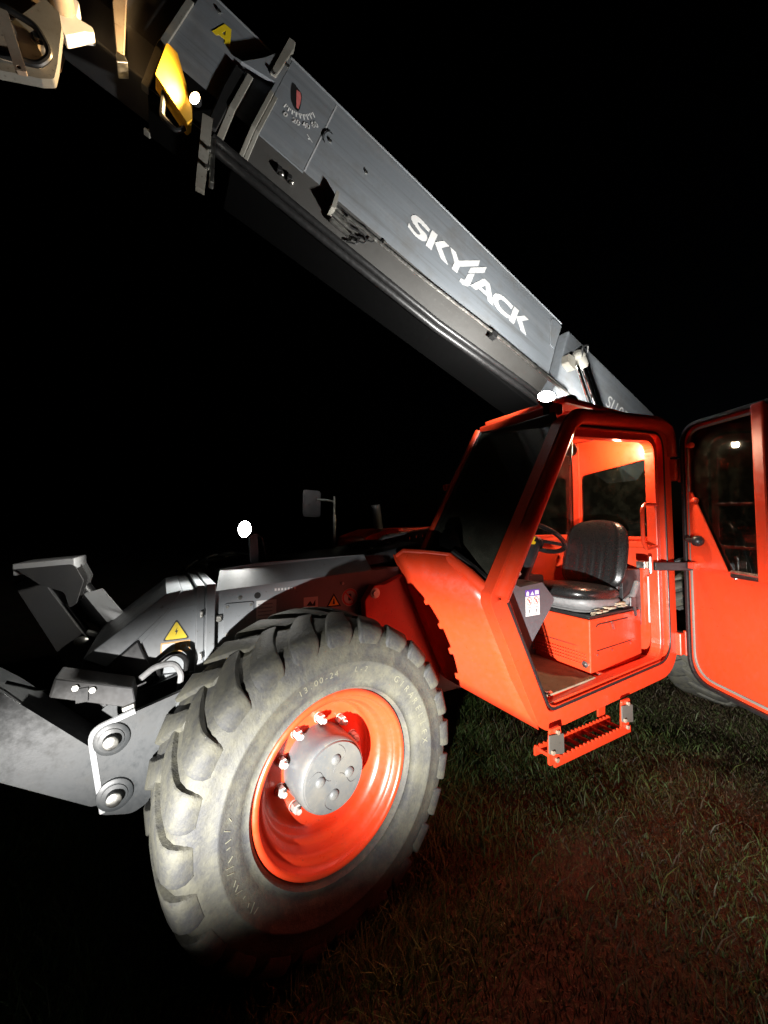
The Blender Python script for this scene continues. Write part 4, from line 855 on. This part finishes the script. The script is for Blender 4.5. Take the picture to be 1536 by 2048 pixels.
# entry step: two hangers with grey guard sheets, serrated treads
hang = [(1.265, -1.12), (1.945, -1.12)]
g = G()
for x, _ in hang[:1]: g.prism(fillet([(x, .50), (x+.085, .50), (x+.095, .44), (x+.07, .41), (x+.07, .315), (x-.01, .315), (x-.01, .38)], .012), XZ, -1.150, -1.138)
step = g.make('entry_step', RED, root, .003)
x = hang[1][0]; G().prism(fillet([(x, .50), (x+.085, .50), (x+.095, .44), (x+.07, .41), (x+.07, .315), (x-.01, .315), (x-.01, .38)], .012), XZ, -1.150, -1.138).make('hanger', RED, step, .003)
for x, _ in hang: G().prism(fillet([(x-.018, .478), (x+.098, .462), (x+.100, .355), (x-.018, .382)], .01), XZ, -1.16, -1.151).make('guard_sheet', GUARD2, step, .003)
for x, _ in hang[1:]: G().prism(fillet([(x+.0, .50), (x+.08, .50), (x+.07, .31), (x-.005, .31)], .01), XZ, -1.00, -.99).make('hanger', RED, step, .003)
for y in (-1.145, -1.02):
    g = G(); n_ = 20; x0, x1 = 1.30, 2.03; prof = []
    for k in range(n_):
        a = x0+(x1-x0)*k/n_; dx = (x1-x0)/n_; prof += [(a, .335), (a+dx*.25, .347), (a+dx*.55, .347), (a+dx*.8, .335)]
    g.prism([(x0, .295)]+prof+[(x1, .335), (x1, .295)], XZ, y-.006, y+.006); g.make('serrated_tread', RED, step)
for k in range(9): G().box((1.34+.08*k, -1.082, .315), (.012, .113, .02)).make('tread_bar', RED, step, .002)
for x, _ in hang:
    for dx, z in ((.055, .475), (.045, .335), (0, .39)): G().nut((x+dx, -1.150 if z != .39 else -1.16, z), (0, -1, 0), .012, .012).make('step_bolt', TAN, step)

# ------------------------------------------------------------------ cab door swung open
HG = Vector((2.83, -1.15, 0)); DD = Vector((-.5, -.866, 0)); DN = Vector((-.866, .5, 0))
def DR(s_, z, t): p = HG + DD*s_ + DN*t; return (p.x, p.y, z)
outl = fillet([(.02, .47), (.02, 2.33), (1.20, 2.29), (1.86, 1.2), (1.50, .44)], [.20, .16, .15, .03, .12], 7)
win = fillet([(.075, 1.30), (.075, 2.27), (.60, 2.26), (.60, 1.27)], [0, .10, .03, .03], 6)
win2 = fillet([(.67, 1.27), (.67, 2.255), (1.16, 2.22), (1.72, 1.25)], [.03, .03, .10, .05], 6)
g = G().prism(outl, DR, -.022, .012, [win[::-1], win2[::-1]])
door = g.make('cab_door', RED, root, .006, label='red cab door swung open beside the doorway')
g = G(); ring_sweep(g, [(p[0], p[1]) for p in fillet([(.035, .485), (.035, 2.315), (1.19, 2.275), (1.84, 1.2), (1.49, .455)], [.19, .15, .14, .03, .11], 7)], .028, DR, .012, .034); g.make('door_seal', BLACK, door, .006)
g = G(); ring_sweep(g, fillet([(.075, .53), (.075, 2.27), (1.165, 2.235), (1.80, 1.2), (1.46, .50)], [.17, .13, .12, .03, .1], 7), .018, DR, .012, .022); g.make('edge_trim', GUARD, door, .004)
G().prism([(.08, 1.285), (.08, 1.83), (.11, 1.82), (.37, 1.285)], DR, .012, .024).make('gusset', RED, door, .004)
G().prism(rect(.595, 1.24, .675, 2.30), DR, .012, .05).make('mullion', RED, door, .012)
G().prism(win, DR, -.004, .002).make('window_pane', GLASS, door); G().prism(win2, DR, -.004, .002).make('window_pane', GLASS, door)
G().tube([DR(.40, 1.285, .02), DR(.60, 1.275, .02)], .012, 8).make('window_slider', STEEL, door, smooth=True)
G().tube([DR(.40, 1.262, .016), DR(1.7, 1.235, .016)], .016, 8).make('window_rubber', BLACK, door, smooth=True)
G().tube(fillet([DR(.05, 1.50, .02), DR(.10, 1.48, .06), DR(.17, 1.475, .06)], .03, 4, False), .017, 10).ball(DR(.19, 1.475, .06), .038, 10).make('door_knob', PLAST, door, smooth=True)
for s_, z in ((.12, 2.16), (.14, 1.76)): G().ball(DR(s_, z, .025), .022, 8).box(DR(s_-.03, z, .02), (.05, .02, .02)).make('latch_pin', RED, door, smooth=40)
G().box(DR(.12, 1.30, .035), (.06, .05, .05), Matrix.Rotation(R(60), 3, 'Z')).make('stay_mount', RED, door, .008)
G().ball(DR(.42, 1.245, .014), .012, 6).make('door_rivet', STEEL, door, smooth=True)

bpy.context.view_layer.update()
